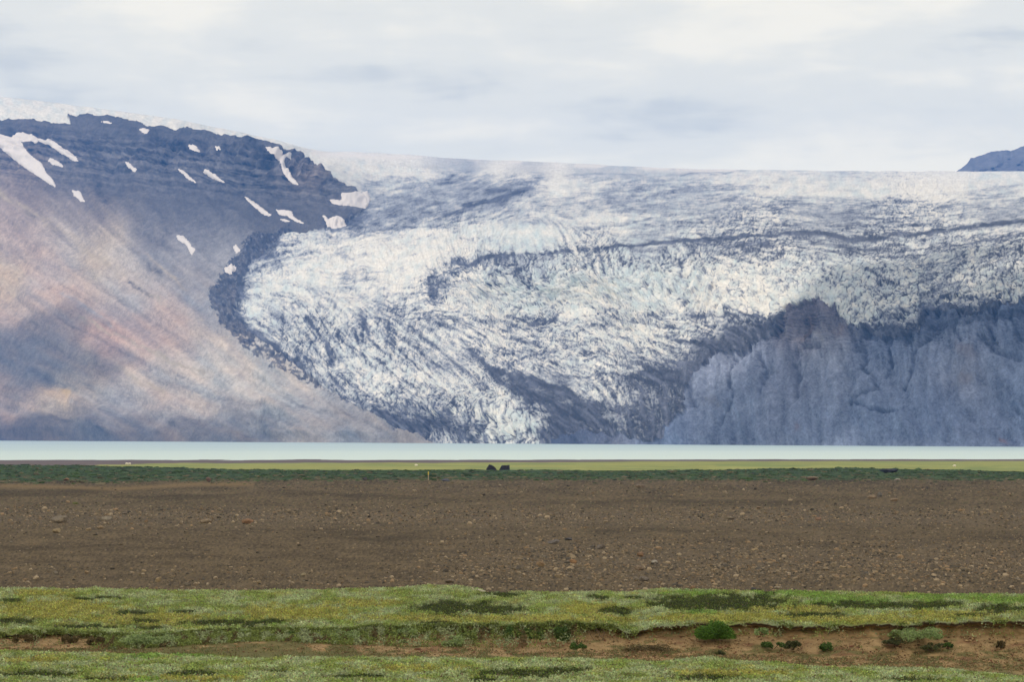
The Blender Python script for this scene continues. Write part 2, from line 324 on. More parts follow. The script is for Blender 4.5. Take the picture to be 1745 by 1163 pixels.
for pl, wd, k in (([(150, 250), (165, 268), (178, 262)], 7, .7), ([(262, 232), (275, 252), (300, 262)], 8, .75), ([(300, 240), (318, 258), (322, 266)], 4, .7), ([(300, 250), (330, 262), (360, 275), (390, 262)], 4, .6), ([(170, 310), (168, 335), (180, 345)], 7, .65), ([(420, 240), (440, 262), (455, 285)], 6, .7), ([(455, 290), (470, 305)], 5, .6), ([(230, 225), (240, 250)], 4, .5), ([(345, 250), (350, 268)], 4, .6), ([(385, 255), (395, 280)], 4, .55), ([(110, 262), (150, 285), (200, 290)], 3, .5), ([(200, 262), (250, 275), (290, 280)], 3, .5), ([(20, 225), (60, 235), (90, 228)], 5, .55), ([(205, 310), (215, 330)], 5, .4), ([(480, 262), (500, 275), (520, 300)], 3, .5), ([(500, 300), (530, 318), (560, 330)], 2, .5),
                  ([(100, 545), (160, 575), (230, 612), (300, 640), (350, 660)], 2.2, .3), ([(250, 640), (330, 668), (420, 690), (520, 700)], 5, .3), ([(0, 420), (80, 470), (160, 520)], 2, .25), ([(130, 470), (230, 530), (330, 590)], 2, .22), ([(60, 640), (130, 665), (180, 690)], 2, .25), ([(560, 690), (600, 712), (650, 735)], 3, .35), ([(500, 690), (545, 702), (590, 706)], 3, .4), ([(540, 752), (485, 722), (440, 745)], 3, .25), ([(222, 484), (250, 500), (262, 508)], 3, .8), ([(50, 368), (62, 376)], 3, .7), ([(255, 455), (275, 470)], 5, .6), ([(280, 380), (290, 400), (280, 410)], 6, .4), ([(240, 400), (300, 430)], 5, .35)):
    colM = colM*(1-k*.85*(stroke(pl, wd*1.2, PX+(wx-PX)*.5, PY+(wy-PY)*.5)*(.75+.5*np.clip(fbm(PX/6, PY/5, 3, 106)*2, -1, 1)))[..., None])  # shade of recesses painted into the rock colour; long thin lines are drainage
for pl, wd, c in (([(0, 330), (60, 372), (110, 400), (150, 430), (210, 470)], 6, (.45, .37, .26)), ([(240, 430), (280, 460), (320, 500)], 3, (.42, .35, .26)), ([(110, 672), (122, 675)], 6, (.6, .42, .2)),
                  ([(140, 545), (230, 590), (300, 625), (345, 636)], 3.5, (.42, .36, .27)), ([(110, 505), (150, 530), (200, 560)], 4, (.38, .36, .36)), ([(205, 632), (240, 650), (280, 668)], 6, (.45, .37, .27)),
                  ([(260, 505), (300, 530), (345, 550)], 3, (.42, .36, .28)), ([(400, 590), (410, 640)], 8, (.42, .37, .34)), ([(440, 610), (480, 650), (540, 690)], 8, (.40, .36, .33)), ([(130, 690), (160, 680), (175, 700)], 5, (.45, .40, .36))):
    s_ = (.8*stroke(pl, wd, wx, wy))[..., None]*(.6+.4*np.clip(L2, -1, 1)[..., None]); colM = colM*(1-s_)+A(*c)*s_
sp = (noise(PX/2.2, PY/1.9, 77) > .92) & (fbm(PX/60, PY/40, 3, 78) > -.02) & (PY > 420)      # scattered dark boulders and outcrops
colM = np.where(sp[..., None], colM*.7, colM)

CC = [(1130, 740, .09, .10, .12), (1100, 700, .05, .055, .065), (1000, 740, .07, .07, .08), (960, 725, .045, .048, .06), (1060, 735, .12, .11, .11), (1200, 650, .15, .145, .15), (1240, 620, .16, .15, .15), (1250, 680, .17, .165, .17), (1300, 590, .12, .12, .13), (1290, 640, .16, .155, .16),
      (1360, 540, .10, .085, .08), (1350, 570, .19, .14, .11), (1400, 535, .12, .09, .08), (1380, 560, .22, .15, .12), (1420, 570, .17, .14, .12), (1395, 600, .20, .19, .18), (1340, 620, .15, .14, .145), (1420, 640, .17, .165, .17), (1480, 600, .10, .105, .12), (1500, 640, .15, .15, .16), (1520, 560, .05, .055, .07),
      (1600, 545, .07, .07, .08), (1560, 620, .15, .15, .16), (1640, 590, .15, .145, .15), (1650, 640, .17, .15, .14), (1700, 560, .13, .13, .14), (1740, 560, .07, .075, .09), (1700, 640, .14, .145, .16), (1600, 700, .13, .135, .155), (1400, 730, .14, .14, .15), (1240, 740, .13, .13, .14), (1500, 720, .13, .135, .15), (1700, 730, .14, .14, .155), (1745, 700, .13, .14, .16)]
colC = blend(CC, wx, wy, 26)*A(1.45, 1.68, 2.1)  # blue of the hazy air is painted into the rock colour
strata = sstep(0, 40, 620-PY)*np.sin((PY+fbm(PX/80, PY/30, 2, 8)*8)*1.35)*.13
colC = colC*(1+.06*np.clip(L3, -2, 2)+.05*np.clip(L4, -2, 2)+.03*np.clip(L2, -2, 2)+.07*np.clip(WN, -2, 2)+.25*fbm(PX/35, PY/50, 4, 69)+.3*fbm(PX/6, PY/7, 3, 79)+.25*noise(PX/3, PY/3, 80)+.12*np.clip(LG, -2, 2)*sstep(0, 40, 640-PY)+strata)[..., None]
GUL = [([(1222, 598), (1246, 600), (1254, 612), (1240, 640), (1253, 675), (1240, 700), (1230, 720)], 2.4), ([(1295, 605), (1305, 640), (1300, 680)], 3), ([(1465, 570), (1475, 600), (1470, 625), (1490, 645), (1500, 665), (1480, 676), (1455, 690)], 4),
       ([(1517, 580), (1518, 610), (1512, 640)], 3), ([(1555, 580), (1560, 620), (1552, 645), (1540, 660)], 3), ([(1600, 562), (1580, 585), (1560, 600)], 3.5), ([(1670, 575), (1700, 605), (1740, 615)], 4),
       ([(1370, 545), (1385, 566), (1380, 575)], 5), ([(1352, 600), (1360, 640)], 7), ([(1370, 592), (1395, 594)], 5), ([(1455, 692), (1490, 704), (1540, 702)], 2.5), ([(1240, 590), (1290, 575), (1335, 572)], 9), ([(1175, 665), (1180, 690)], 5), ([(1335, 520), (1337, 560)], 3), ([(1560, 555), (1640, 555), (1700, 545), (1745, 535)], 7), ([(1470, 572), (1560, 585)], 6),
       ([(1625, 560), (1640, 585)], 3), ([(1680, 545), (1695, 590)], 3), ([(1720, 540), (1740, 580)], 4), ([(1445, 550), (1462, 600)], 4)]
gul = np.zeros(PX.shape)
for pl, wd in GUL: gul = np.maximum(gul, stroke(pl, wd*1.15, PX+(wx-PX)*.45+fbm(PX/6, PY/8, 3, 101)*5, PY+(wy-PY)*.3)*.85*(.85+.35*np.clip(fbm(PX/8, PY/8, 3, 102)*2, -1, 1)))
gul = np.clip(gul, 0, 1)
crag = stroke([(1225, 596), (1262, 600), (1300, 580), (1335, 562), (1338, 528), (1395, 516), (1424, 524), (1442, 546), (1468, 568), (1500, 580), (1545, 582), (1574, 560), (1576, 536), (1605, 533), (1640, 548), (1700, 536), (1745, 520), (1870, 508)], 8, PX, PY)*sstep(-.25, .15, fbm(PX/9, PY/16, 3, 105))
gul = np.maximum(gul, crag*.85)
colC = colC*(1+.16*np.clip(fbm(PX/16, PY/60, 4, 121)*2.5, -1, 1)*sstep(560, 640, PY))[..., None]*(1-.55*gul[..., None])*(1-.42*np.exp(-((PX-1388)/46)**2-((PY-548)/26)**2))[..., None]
for pl, wd, c in (([(1362, 728), (1366, 732)], 6, (.34, .2, .15)), ([(1640, 648), (1655, 650)], 8, (.26, .22, .2)), ([(1706, 748), (1712, 749)], 3, (.42, .2, .14)), ([(1382, 545), (1385, 560), (1366, 580)], 4, (.32, .22, .17)), ([(1212, 685), (1218, 690)], 8, (.24, .23, .22)), ([(1400, 575), (1405, 585)], 6, (.26, .25, .22)), ([(1440, 560), (1428, 575)], 5, (.24, .17, .13)), ([(1635, 600), (1660, 612)], 9, (.2, .15, .13))):
    s_ = (.35*stroke(pl, wd, wx, wy))[..., None]; colC = colC*(1-s_)+A(*c)*s_

# rubble and painted shade on the ice: 0 clean, 1 black
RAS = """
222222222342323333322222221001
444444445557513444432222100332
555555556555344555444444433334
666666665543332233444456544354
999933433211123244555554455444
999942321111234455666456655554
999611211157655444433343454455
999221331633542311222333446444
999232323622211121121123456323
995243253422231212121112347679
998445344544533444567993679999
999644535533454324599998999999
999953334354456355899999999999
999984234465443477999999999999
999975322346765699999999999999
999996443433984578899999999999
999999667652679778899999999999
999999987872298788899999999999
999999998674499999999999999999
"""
ras = np.array([[int(ch) for ch in ln] for ln in RAS.split()], float)/10        # darkness of the ice, rubble and shade together: columns every 50 px from 300, rows every 25 px from 300
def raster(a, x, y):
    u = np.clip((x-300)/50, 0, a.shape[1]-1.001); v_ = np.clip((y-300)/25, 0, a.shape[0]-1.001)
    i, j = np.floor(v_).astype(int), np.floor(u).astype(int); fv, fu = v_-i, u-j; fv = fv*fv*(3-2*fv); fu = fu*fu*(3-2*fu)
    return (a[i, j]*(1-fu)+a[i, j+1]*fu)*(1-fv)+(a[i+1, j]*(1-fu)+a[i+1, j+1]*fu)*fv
dirt_shade = raster(ras, PX+fbm(PX/45, PY/25, 4, 51)*26+L3*2, PY+fbm(PX/45, PY/25, 4, 52)*13+L3*2)
dirt_shade = .36+(dirt_shade-.36)*1.2
dirt_shade = dirt_shade+.16*sstep(.66, .84, dirt_shade)+.11*sstep(410, 380, PY)*sstep(600, 640, PX)*sstep(.12, .3, dirt_shade)
dirt_shade = np.where(PX < 500, np.minimum(dirt_shade, .12+.88*sstep(330, 400, PY)), dirt_shade)
MOR = [([(760, 458), (800, 450), (870, 440), (1000, 430), (1150, 414), (1250, 408), (1350, 401), (1410, 402), (1450, 411), (1500, 412), (1560, 405), (1620, 394), (1745, 379), (2010, 360)], 3.6, .75),
       ([(745, 470), (735, 485), (740, 510)], 6, .45), ([(640, 393), (760, 390), (830, 382)], 2.5, .3), ([(790, 355), (850, 340), (905, 322)], 4, .5), ([(1010, 395), (1080, 382), (1110, 372)], 1.8, .3), ([(900, 305), (1000, 297), (1100, 300)], 1.5, .2), ([(760, 372), (800, 350)], 3, .4),
       ([(525, 545), (540, 570), (558, 590), (565, 615), (570, 640)], 4, .7), ([(618, 540), (625, 560), (645, 595)], 4, .6), ([(545, 545), (570, 575), (600, 598), (640, 622)], 1.6, .4), ([(640, 570), (680, 600), (720, 640)], 1.6, .35), ([(655, 560), (700, 590), (745, 625), (790, 650)], 1.8, .3), ([(560, 640), (575, 660), (590, 672)], 2.5, .5), ([(600, 610), (640, 615), (690, 655), (740, 680), (790, 700)], 2, .35), ([(850, 650), (872, 668), (920, 682), (1000, 712), (1060, 735)], 3, .5), ([(640, 545), (680, 540), (720, 528)], 2, .4), ([(860, 568), (900, 560), (940, 552)], 2.2, .35), ([(860, 545), (900, 552), (980, 548), (1060, 530)], 1.8, .4), ([(1130, 548), (1180, 542), (1240, 545), (1300, 540)], 2.2, .4), ([(980, 620), (1010, 615), (1040, 605)], 2.2, .4), ([(1000, 650), (1040, 640), (1100, 650)], 2, .4), ([(950, 600), (880, 620), (860, 640)], 2, .35), ([(800, 600), (850, 650), (930, 690)], 5, .45), ([(840, 640), (900, 650), (960, 665), (990, 690)], 6, .6), ([(900, 690), (935, 700), (1010, 715)], 6, .6),
       ([(1140, 575), (1200, 590), (1240, 600)], 5, .4), ([(825, 690), (832, 720), (830, 750)], 2, .5), ([(870, 700), (900, 702), (920, 715)], 2, .4), ([(640, 708), (680, 720), (720, 745)], 6, .4), ([(700, 560), (760, 610), (840, 670)], 3, .35), ([(1300, 563), (1335, 566)], 5, .5), ([(1470, 560), (1520, 570), (1570, 575), (1572, 530), (1650, 540), (1745, 510)], 6, .5),
       ([(1160, 300), (1175, 296), (1300, 292)], 1.2, .2), ([(1240, 425), (1400, 420), (1520, 434), (1620, 425), (1745, 405)], 4, .28), ([(410, 480), (405, 540), (440, 580), (500, 625)], 6, .4), ([(500, 625), (560, 665), (640, 705)], 6, .25), ([(620, 350), (600, 385), (560, 400)], 8, .5)]
for pl, wd, k in MOR: dirt_shade = dirt_shade+1.1*k*stroke(pl, wd, PX+(wx-PX)*.35, PY+(wy-PY)*.3)*(.85+.3*np.clip(L2, -1.5, 1.5))
CREAM = [([(535, 261), (650, 268), (800, 275), (950, 281), (1100, 287), (1250, 291)], 5)]

# serac weights
icef = blend([(a, b, c) for a, b, c in ((800, 470, .8), (880, 480, 1), (1000, 480, 1), (1150, 490, 1), (1280, 500, 1), (1250, 540, .8), (1350, 480, .8), (1450, 510, .9), (1550, 520, .9), (1680, 490, 1), (1740, 500, 1), (1900, 490, 1), (900, 530, 1), (1050, 530, 1), (1000, 570, .5), (1150, 590, .6), (1050, 620, .5), (900, 590, .4),
        (600, 620, .7), (660, 650, .7), (700, 690, .8), (800, 730, 1), (880, 725, 1), (850, 745, 1), (560, 600, .6), (440, 530, .4), (500, 450, .4), (600, 430, .3), (700, 420, .3), (600, 500, .3), (700, 340, .2), (900, 400, .12), (1100, 400, .12), (1400, 420, .25), (1600, 440, .4), (1000, 330, .05), (1400, 340, .05), (1700, 350, .08), (800, 300, .0), (1200, 300, .0), (600, 280, 0), (300, 210, 0), (0, 180, 0), (640, 320, .2), (780, 560, .4), (760, 620, .25), (960, 660, .3), (1100, 690, .5), (1300, 450, .6), (1500, 460, .5))], PX, PY, 24)
vert = blend([(880, 470, 1), (960, 465, 1), (1050, 460, 1), (1150, 470, .8), (1000, 520, .1), (1250, 500, .2), (1400, 490, .2), (820, 735, 1), (860, 740, 1), (700, 690, .5), (600, 620, .6), (1600, 500, .1), (600, 430, 0), (1000, 400, 0), (1400, 400, 0), (1000, 590, 0), (1740, 500, .1), (500, 500, 0), (800, 600, 0)], PX, PY, 26)
qx, qy = PX+fbm(PX/14, PY/14, 3, 61)*8, PY+fbm(PX/14, PY/14, 3, 62)*7
ua, va = qx*np.cos(ANG)+qy*np.sin(ANG), -qx*np.sin(ANG)+qy*np.cos(ANG)
sq = 1+vert*.9
f1, f2, idr, ddx, ddy = worley(qx/10.5*(1+.25*vert), qy/8.5/sq, 3)
e1 = sstep(.0, .16, f2-f1)
g1, g2, idg, gdx, gdy = worley(qx/4.6, qy/3.8/sq, 4)
e2 = sstep(.0, .22, g2-g1)
g3 = worley(qx/23, qy/15/sq, 8); e3 = sstep(0, .1, g3[1]-g3[0])
tilt = (idr-.5)*1.2*ddx+(((idr*7.3) % 1)-.65)*1.4*ddy
H_ser = (idr-.5)*7+tilt*9+e1*5+((idg-.5)*2.4+e2*1.8+((idg*5.1) % 1-.5)*3*gdx)+(g3[2]-.5)*9+e3*3
H_smooth = L1*.9+L2*1.6+L4*1.6+X1*.5
far_k = np.clip(5500/D, .5, 1.3)
relief = icef*1.15+.1
slo = np.clip(np.gradient(Z0, axis=0)/(np.abs(np.gradient(D, axis=0))+.5)*1.6, .12, 1)
HI = (H_ser*icef*.95+(g3[2]-.5)*icef*9+H_smooth*.55*(.5+.5*icef))*(.25+.75*slo)+(L3*2.5+fbm(PX/55, PY/32, 3, 181)*24)*slo*sstep(.1, .4, icef)
HI = HI*np.where(PY < sky_y[None]+10, .3, 1)
# fractures coloured darker for grime and the shade inside them; grey grit over the crust
spk = norm(noise(PX/2.8, PY/2.1, 171)+.7*noise(PX/5, PY/3.4, 172)); spk2 = norm(fbm(PX/8, PY/5, 2, 173))
LB = lic(norm(blur(rng.standard_normal(PX.shape), 10)), 75); LH = lic(norm(blur(rng.standard_normal(PX.shape), 3)), 40)
FT_ = norm((.8-.3*icef)*LF+.6*LG+.3*L2+.2*L4+.25*LH*(1-icef)+(.25+.4*icef)*spk+.32*spk2+.3*WN)
fract = icef*((1-e1)*.60+(1-e2)*.16+(1-e3)*.50+(idr-.5)*.22+(g3[2]-.5)*.22)+(.27-.10*icef)*FT_+(.035*LB+.06*LH)*sstep(.9, .3, icef)
snowf = sstep(26, 12, PY-sky_y[None])*sstep(1300, 1000, PX)+sstep(560, 500, PX)*sstep(300, 240, PY)
soft = 1-.95*np.clip(snowf, 0, 1)
amp = (.75+.6*sstep(.0, .35, dirt_shade))*(.35+.65*soft)
edgy = 1.25-.9*np.abs(np.clip(dirt_shade, 0, 1)-.45)*1.4
dd = dirt_shade+(fract-.12*icef)*soft*edgy*(.46+.62*sstep(.12, .55, icef))+(fbm(PX/30, PY/9, 3, 73)*.2+fbm(PX/160, PY/16, 3, 74)*.10)*soft
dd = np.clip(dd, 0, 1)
clean = A(.80, .755, .665); bluei = A(.42, .54, .56); dirt_shade_c = A(.044, .047, .06)*np.clip(1+.6*fbm(PX/6, PY/5, 3, 175)+(.55*np.clip(LG, -1, 3)+.6*np.clip(LH, -1, 2.5)+1.5*sstep(.2, .5, fbm(PX/14, PY/9, 3, 176)))*sstep(.6, .75, dirt_shade), .5, 5)[..., None]; ash_shade = A(.33, .345, .375)
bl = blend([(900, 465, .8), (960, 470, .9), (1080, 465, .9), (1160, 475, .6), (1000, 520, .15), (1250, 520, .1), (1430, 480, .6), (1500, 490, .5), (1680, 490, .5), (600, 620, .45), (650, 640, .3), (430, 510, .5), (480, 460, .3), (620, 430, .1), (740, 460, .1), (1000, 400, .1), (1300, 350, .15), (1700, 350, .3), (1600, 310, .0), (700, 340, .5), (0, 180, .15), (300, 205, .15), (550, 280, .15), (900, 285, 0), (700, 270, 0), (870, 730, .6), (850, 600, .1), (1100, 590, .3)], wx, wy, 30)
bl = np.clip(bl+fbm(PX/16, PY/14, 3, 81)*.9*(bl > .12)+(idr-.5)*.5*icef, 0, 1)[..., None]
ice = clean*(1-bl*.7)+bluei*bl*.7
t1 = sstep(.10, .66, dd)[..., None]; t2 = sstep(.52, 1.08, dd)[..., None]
colI = ice*(1-t1)+ash_shade*t1; colI = colI*(1-t2)+dirt_shade_c*t2
colI = colI*(1+.05*np.clip(LF, -2, 2)+.05*np.clip(spk, -2, 2))[..., None]
cs = np.zeros(PX.shape)
for pl, wd in CREAM: cs = np.maximum(cs, stroke(pl, wd, PX, PY))
cs = (cs*sstep(-.9, .3, L3+.3))[..., None]; colI = colI*(1-cs*.8)+A(.84, .77, .68)*cs*.8

# ---- relief of rock
HM = L3*1.5+L4*.6*sstep(200, 260, PY)+L2*.15+fbm(PX/55, PY/45, 4, 91)*24+WN*.12
cliffy = np.exp(-((PY-(248+PX*.075))/34)**2)*sstep(640, 480, PX)
HM = HM+cliffy*(ridged(PX/34+PY/60, PY/70, 4, 93)*26+np.sin((PY-PX*.09)*.55+fbm(PX/60, PY/60, 2, 9)*3)*4.0)
cone = blend([(148, 705, 1), (70, 705, 1), (110, 690, .3), (230, 700, 0), (0, 690, 0), (485, 715, .8), (530, 750, .3), (430, 690, 0), (400, 750, 0), (520, 690, 0)], PX, PY, 16)
HM = HM+cone*30+deb*fbm(PX/5, PY/5, 3, 95)*14
HC = L3*.8+L4*.4+L2*.2+fbm(PX/60, PY/110, 4, 97)*16+ridged((PX+fbm(PX/60, PY/60, 3, 122)*25)/42, PY/170, 3, 123)*9-gul*8+WN*.12+sstep(0, 30, 600-PY)*(ridged(PX/30, PY/90, 4, 98)*7+np.sin(PY*1.1+fbm(PX/50, PY/50, 2, 3)*3)*1.6)
edge0 = sstep(0, .03, VV)
H = np.where(isM, HM*.9, np.where(isC, HC*.9, HI))
msk = blur(isI.astype(float), 3)
H = np.where(isI, H*D/5600, H)
H = H+(msk-.5)*np.where(isI, 6, 0)*sstep(.03, .1, VV)*sstep(.1, .5, icef+.2)       # ice stands above the rock
rimk = sstep(0, 16, PY-sky_y[None]); H = H*edge0*np.where(isM, rimk, 1)
P = np.stack([X0, D, Z0], -1)
du = np.gradient(P, axis=1); dv = np.gradient(P, axis=0)
Nn = np.cross(du, dv); Nn /= np.linalg.norm(Nn, axis=-1, keepdims=True)+1e-9
if Nn[NR//2, nc//2, 2] < 0: Nn = -Nn
Nb = np.stack([blur(Nn[..., i], 12) for i in range(3)], -1); Nb /= np.linalg.norm(Nb, axis=-1, keepdims=True)
P = P+Nb*H[..., None]
# back side, falling away behind the crest, and a foot under the lake
back = []
for k in range(1, 13):
    b = P[-1].copy(); dd_ = k*180.; sc_ = (D[-1]+dd_)/D[-1]; b[:, 0] *= sc_; b[:, 1] = D[-1]+dd_; b[:, 2] = P[-1][:, 2]-k*k*3.5-k*8; back.append(b)
foot = P[0].copy(); foot[:, 1] -= 10; foot[:, 2] = -27
P = np.concatenate([foot[None], P, np.array(back)]); nb = 12
def ext(a): return np.concatenate([a[:1], a, np.repeat(a[-1:], nb, 0)])
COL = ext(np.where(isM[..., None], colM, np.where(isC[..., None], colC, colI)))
COL[-nb:] = A(.66, .64, .62)
cls = ext(np.where(isM, 0, np.where(isC, 1, 2))); cls[-nb:] = 2
Rr, Cc = P.shape[:2]
idx = np.arange(Rr*Cc).reshape(Rr, Cc)
Q = np.stack([idx[:-1, :-1], idx[:-1, 1:], idx[1:, 1:], idx[1:, :-1]], -1).reshape(-1, 4)
qc = cls[:-1, :-1].ravel()
Pf, Cf = P.reshape(-1, 3), COL.reshape(-1, 3)
def sub(fm, name, mat, cols=Cf, **kw):
    q = Q[fm]; u, inv = np.unique(q, return_inverse=True)
    return mesh_obj(name, Pf[u], inv.reshape(-1, 4), mat, cols[u], **kw)
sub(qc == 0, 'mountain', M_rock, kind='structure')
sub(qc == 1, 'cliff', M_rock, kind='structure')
sub(qc == 2, 'glacier', M_ice, kind='structure')

# ---- snow patches lying on the mountain: sheets a few metres thick, thinning out at their rims
def z1(pts): return [(x*.3725, 150+y*.3725) for x, y in pts]
SNOW = [
 ([(-60, 190), (0, 200), (15, 225), (60, 228), (120, 218), (200, 250), (260, 265), (330, 305), (370, 340), (383, 368), (360, 362), (300, 325), (240, 285), (190, 272), (150, 262), (118, 265), (125, 290), (160, 330), (205, 365), (225, 410), (255, 440), (268, 475), (230, 455), (150, 400), (60, 330), (0, 268), (-60, 230)], 'largest snow patch, forked in two long arms on the upper left slope'),
 ([(232, 338), (262, 342), (300, 368), (296, 380), (250, 370), (230, 354)], 'small snow patch enclosed between the two arms of the large forked one'),
 ([(332, 478), (360, 475), (380, 495), (402, 540), (380, 538), (345, 508)], 'teardrop snow patch just below the tip of the large forked snow patch'),
 ([(590, 364), (610, 372), (645, 402), (628, 410), (600, 392)], 'oval snow patch alone in the middle of the dark upper slope'),
 ([(630, 203), (670, 205), (692, 220), (684, 238), (655, 224)], 'wedge shaped snow patch just under the ice cap rim, above the cliff bands'),
 ([(455, 168), (500, 175), (532, 188), (495, 188)], 'thin snow sliver close under the rim of the ice cap'),
 ([(873, 286), (900, 282), (922, 297), (906, 306), (878, 301)], 'small bright snow patch on the rock bands, bigger of a pair'),
 ([(818, 390), (850, 403), (888, 430), (914, 454), (880, 442), (838, 416)], 'narrow snow streak slanting down the dark scree, left of a jagged one'),
 ([(930, 400), (960, 391), (1000, 410), (1022, 430), (1052, 452), (1010, 439), (973, 420)], 'jagged snow streak with a ragged top in the dark scree'),
 ([(1208, 283), (1250, 293), (1300, 320), (1337, 355), (1300, 354), (1292, 367), (1312, 390), (1352, 430), (1379, 464), (1345, 448), (1300, 412), (1273, 377), (1268, 347), (1228, 312)], 'long notched snow patch running down the brown ridge at right'),
 ([(1115, 502), (1150, 521), (1200, 551), (1254, 591), (1195, 573), (1138, 537)], 'long thin snow streak pointing towards the glacier, low on the dark slope'),
 ([(1260, 560), (1300, 560), (1342, 578), (1345, 600), (1372, 625), (1409, 647), (1365, 635), (1318, 605), (1273, 582)], 'snow patch with a broad head and thin tail above the dark moraine'),
 ([(1266, 600), (1310, 617), (1345, 637), (1300, 625)], 'very thin snow line beneath the patch with the broad head'),
 ([(808, 688), (840, 683), (872, 718), (884, 743), (902, 752), (878, 780), (868, 757), (853, 727), (818, 707)], 'hourglass shaped snow patch alone on the lower grey slope'),
 ([(1498, 510), (1560, 518), (1553, 488), (1600, 493), (1680, 478), (1694, 520), (1672, 557), (1600, 554), (1538, 542)], 'broad snowbank at the foot of the brown ridge against the ice'),
 ([(1468, 594), (1500, 621), (1560, 610), (1588, 640), (1560, 654), (1498, 654), (1488, 632)], 'flat ragged snowbank at the upper end of the moraine'),
 ([(1028, 828), (1060, 816), (1084, 828), (1064, 864), (1032, 858)], 'round snow remnant on the edge of the dark moraine debris'),
 ([(1062, 732), (1082, 727), (1104, 750), (1080, 763)], 'small hooked snow remnant at the moraine top, above the round one'),
 ([(990, 308), (1012, 305), (1018, 316), (1000, 320)], 'tiny snow fleck right of the bright pair patch on the rock bands'),
]
PXe, PYe = ext(PX), ext(PY); CRD = np.stack([PXe.ravel(), PYe.ravel()], -1)
NbF = ext(Nb).reshape(-1, 3)
qcx, qcy = PXe[:-1, :-1].ravel(), PYe[:-1, :-1].ravel()
rowok = (np.arange((Rr-1)*(Cc-1))//(Cc-1) < NR)
jx, jy = noise(qcx/4, qcy/4, 201)*.9, noise(qcx/4, qcy/4, 202)*.7
for poly, lab in SNOW:
    pl = z1(poly)
    fm = inside(pl, qcx+jx*.8, qcy+jy*.8) & rowok
    if fm.sum() < 3: continue
    q = Q[fm]; u, inv = np.unique(q, return_inverse=True)
    cnt = np.bincount(inv.ravel(), minlength=len(u)); rim = cnt < 4
    dd_ = dist_line(pl+[pl[0]], CRD[u, 0], CRD[u, 1])
    th = np.where(rim, -.7, 2.2+np.minimum(dd_, 6)*.5)
    # snow smooths the ground below it
    vv = Pf[u]+NbF[u]*th[:, None]
    mesh_obj('snow_patch', vv, inv.reshape(-1, 4), M_snow, None, label=lab, cat='snow patch', group='old snow patches left on the mountain')

# ---- distant mountain behind the ice plateau
fx = np.arange(1560, 2300, 2.0); ft = np.linspace(0, 1, 90)
FX, FT = np.meshgrid(fx, ft)
top = interp(fx, [(1560, 330), (1632, 291), (1648, 280), (1654, 269), (1665, 267), (1680, 262), (1700, 256), (1722, 257), (1745, 249), (1800, 236), (1900, 222), (2050, 235), (2300, 300)])+fbm(fx/14, fx*0, 4, 5)*4
FY = 330*(1-FT)+top[None]*FT
FD = 10800+FT*1100+fbm(FX/30, FY/20, 5, 15)*260*np.sin(FT*3.1)
FP = np.stack([(FX-CX)/F*FD, FD, -(FY-YH)/F*FD], -1)
bk = FP[-1].copy(); bk[:, 1] += 900; bk[:, 0] *= 1.07; bk[:, 2] -= 500; FP = np.concatenate([FP, bk[None]])
ii = np.arange(FP.shape[0]*FP.shape[1]).reshape(FP.shape[:2])
fc = A(.17, .165, .17)*(1+.35*fbm(FX/20, FY/9, 4, 19))[..., None]; fc = np.concatenate([fc, fc[-1:]])
mesh_obj('far_mountain', FP.reshape(-1, 3), np.stack([ii[:-1, :-1], ii[:-1, 1:], ii[1:, 1:], ii[1:, :-1]], -1).reshape(-1, 4), M_rock, fc.reshape(-1, 3), kind='structure')

# ---- lake
m = bpy.data.materials.new('milky_water'); m.use_nodes = True; t = m.node_tree; b = t.nodes['Principled BSDF']
g = t.nodes.new('ShaderNodeNewGeometry'); mp = t.nodes.new('ShaderNodeMapping'); mp.inputs['Scale'].default_value = (.0004, .0028, 1)
nz = t.nodes.new('ShaderNodeTexNoise'); nz.inputs['Scale'].default_value = 1.; nz.inputs['Detail'].default_value = 5
r_ = t.nodes.new('ShaderNodeValToRGB'); r_.color_ramp.elements[0].position = .35; r_.color_ramp.elements[0].color = (.40, .52, .53, 1)
r_.color_ramp.elements[1].position = .65; r_.color_ramp.elements[1].color = (.47, .58, .57, 1)
t.links.new(g.outputs['Position'], mp.inputs[0]); t.links.new(mp.outputs[0], nz.inputs['Vector']); t.links.new(nz.outputs['Fac'], r_.inputs[0]); sp_ = t.nodes.new('ShaderNodeSeparateXYZ'); t.links.new(g.outputs['Position'], sp_.inputs[0])
mrr = t.nodes.new('ShaderNodeMapRange'); mrr.interpolation_type = 'SMOOTHSTEP'; mrr.inputs['From Min'].default_value = 1700; mrr.inputs['From Max'].default_value = 3400; mrr.inputs['To Min'].default_value = .8; mrr.inputs['To Max'].default_value = 0
t.links.new(sp_.outputs['Y'], mrr.inputs['Value'])      # water colour grows paler towards the near shore
mxx = t.nodes.new('ShaderNodeMix'); mxx.data_type = 'RGBA'; mxx.inputs['B'].default_value = (.58, .68, .62, 1)
t.links.new(mrr.outputs[0], mxx.inputs['Factor']); t.links.new(r_.outputs[0], mxx.inputs['A']); t.links.new(mxx.outputs['Result'], b.inputs['Base Color'])
b.inputs['Roughness'].default_value = .45; b.inputs['Specular IOR Level'].default_value = .25
wn_ = t.nodes.new('ShaderNodeTexNoise'); wn_.inputs['Scale'].default_value = .25; wn_.inputs['Detail'].default_value = 6
bp = t.nodes.new('ShaderNodeBump'); bp.inputs['Strength'].default_value = 1; bp.inputs['Distance'].default_value = 1.2
t.links.new(g.outputs['Position'], wn_.inputs['Vector']); t.links.new(wn_.outputs['Fac'], bp.inputs['Height']); t.links.new(bp.outputs[0], b.inputs['Normal'])
LX, LY = np.linspace(-3500, 3500, 30), np.linspace(1500, 8200, 40)
lx, ly = np.meshgrid(LX, LY); ii = np.arange(lx.size).reshape(lx.shape)
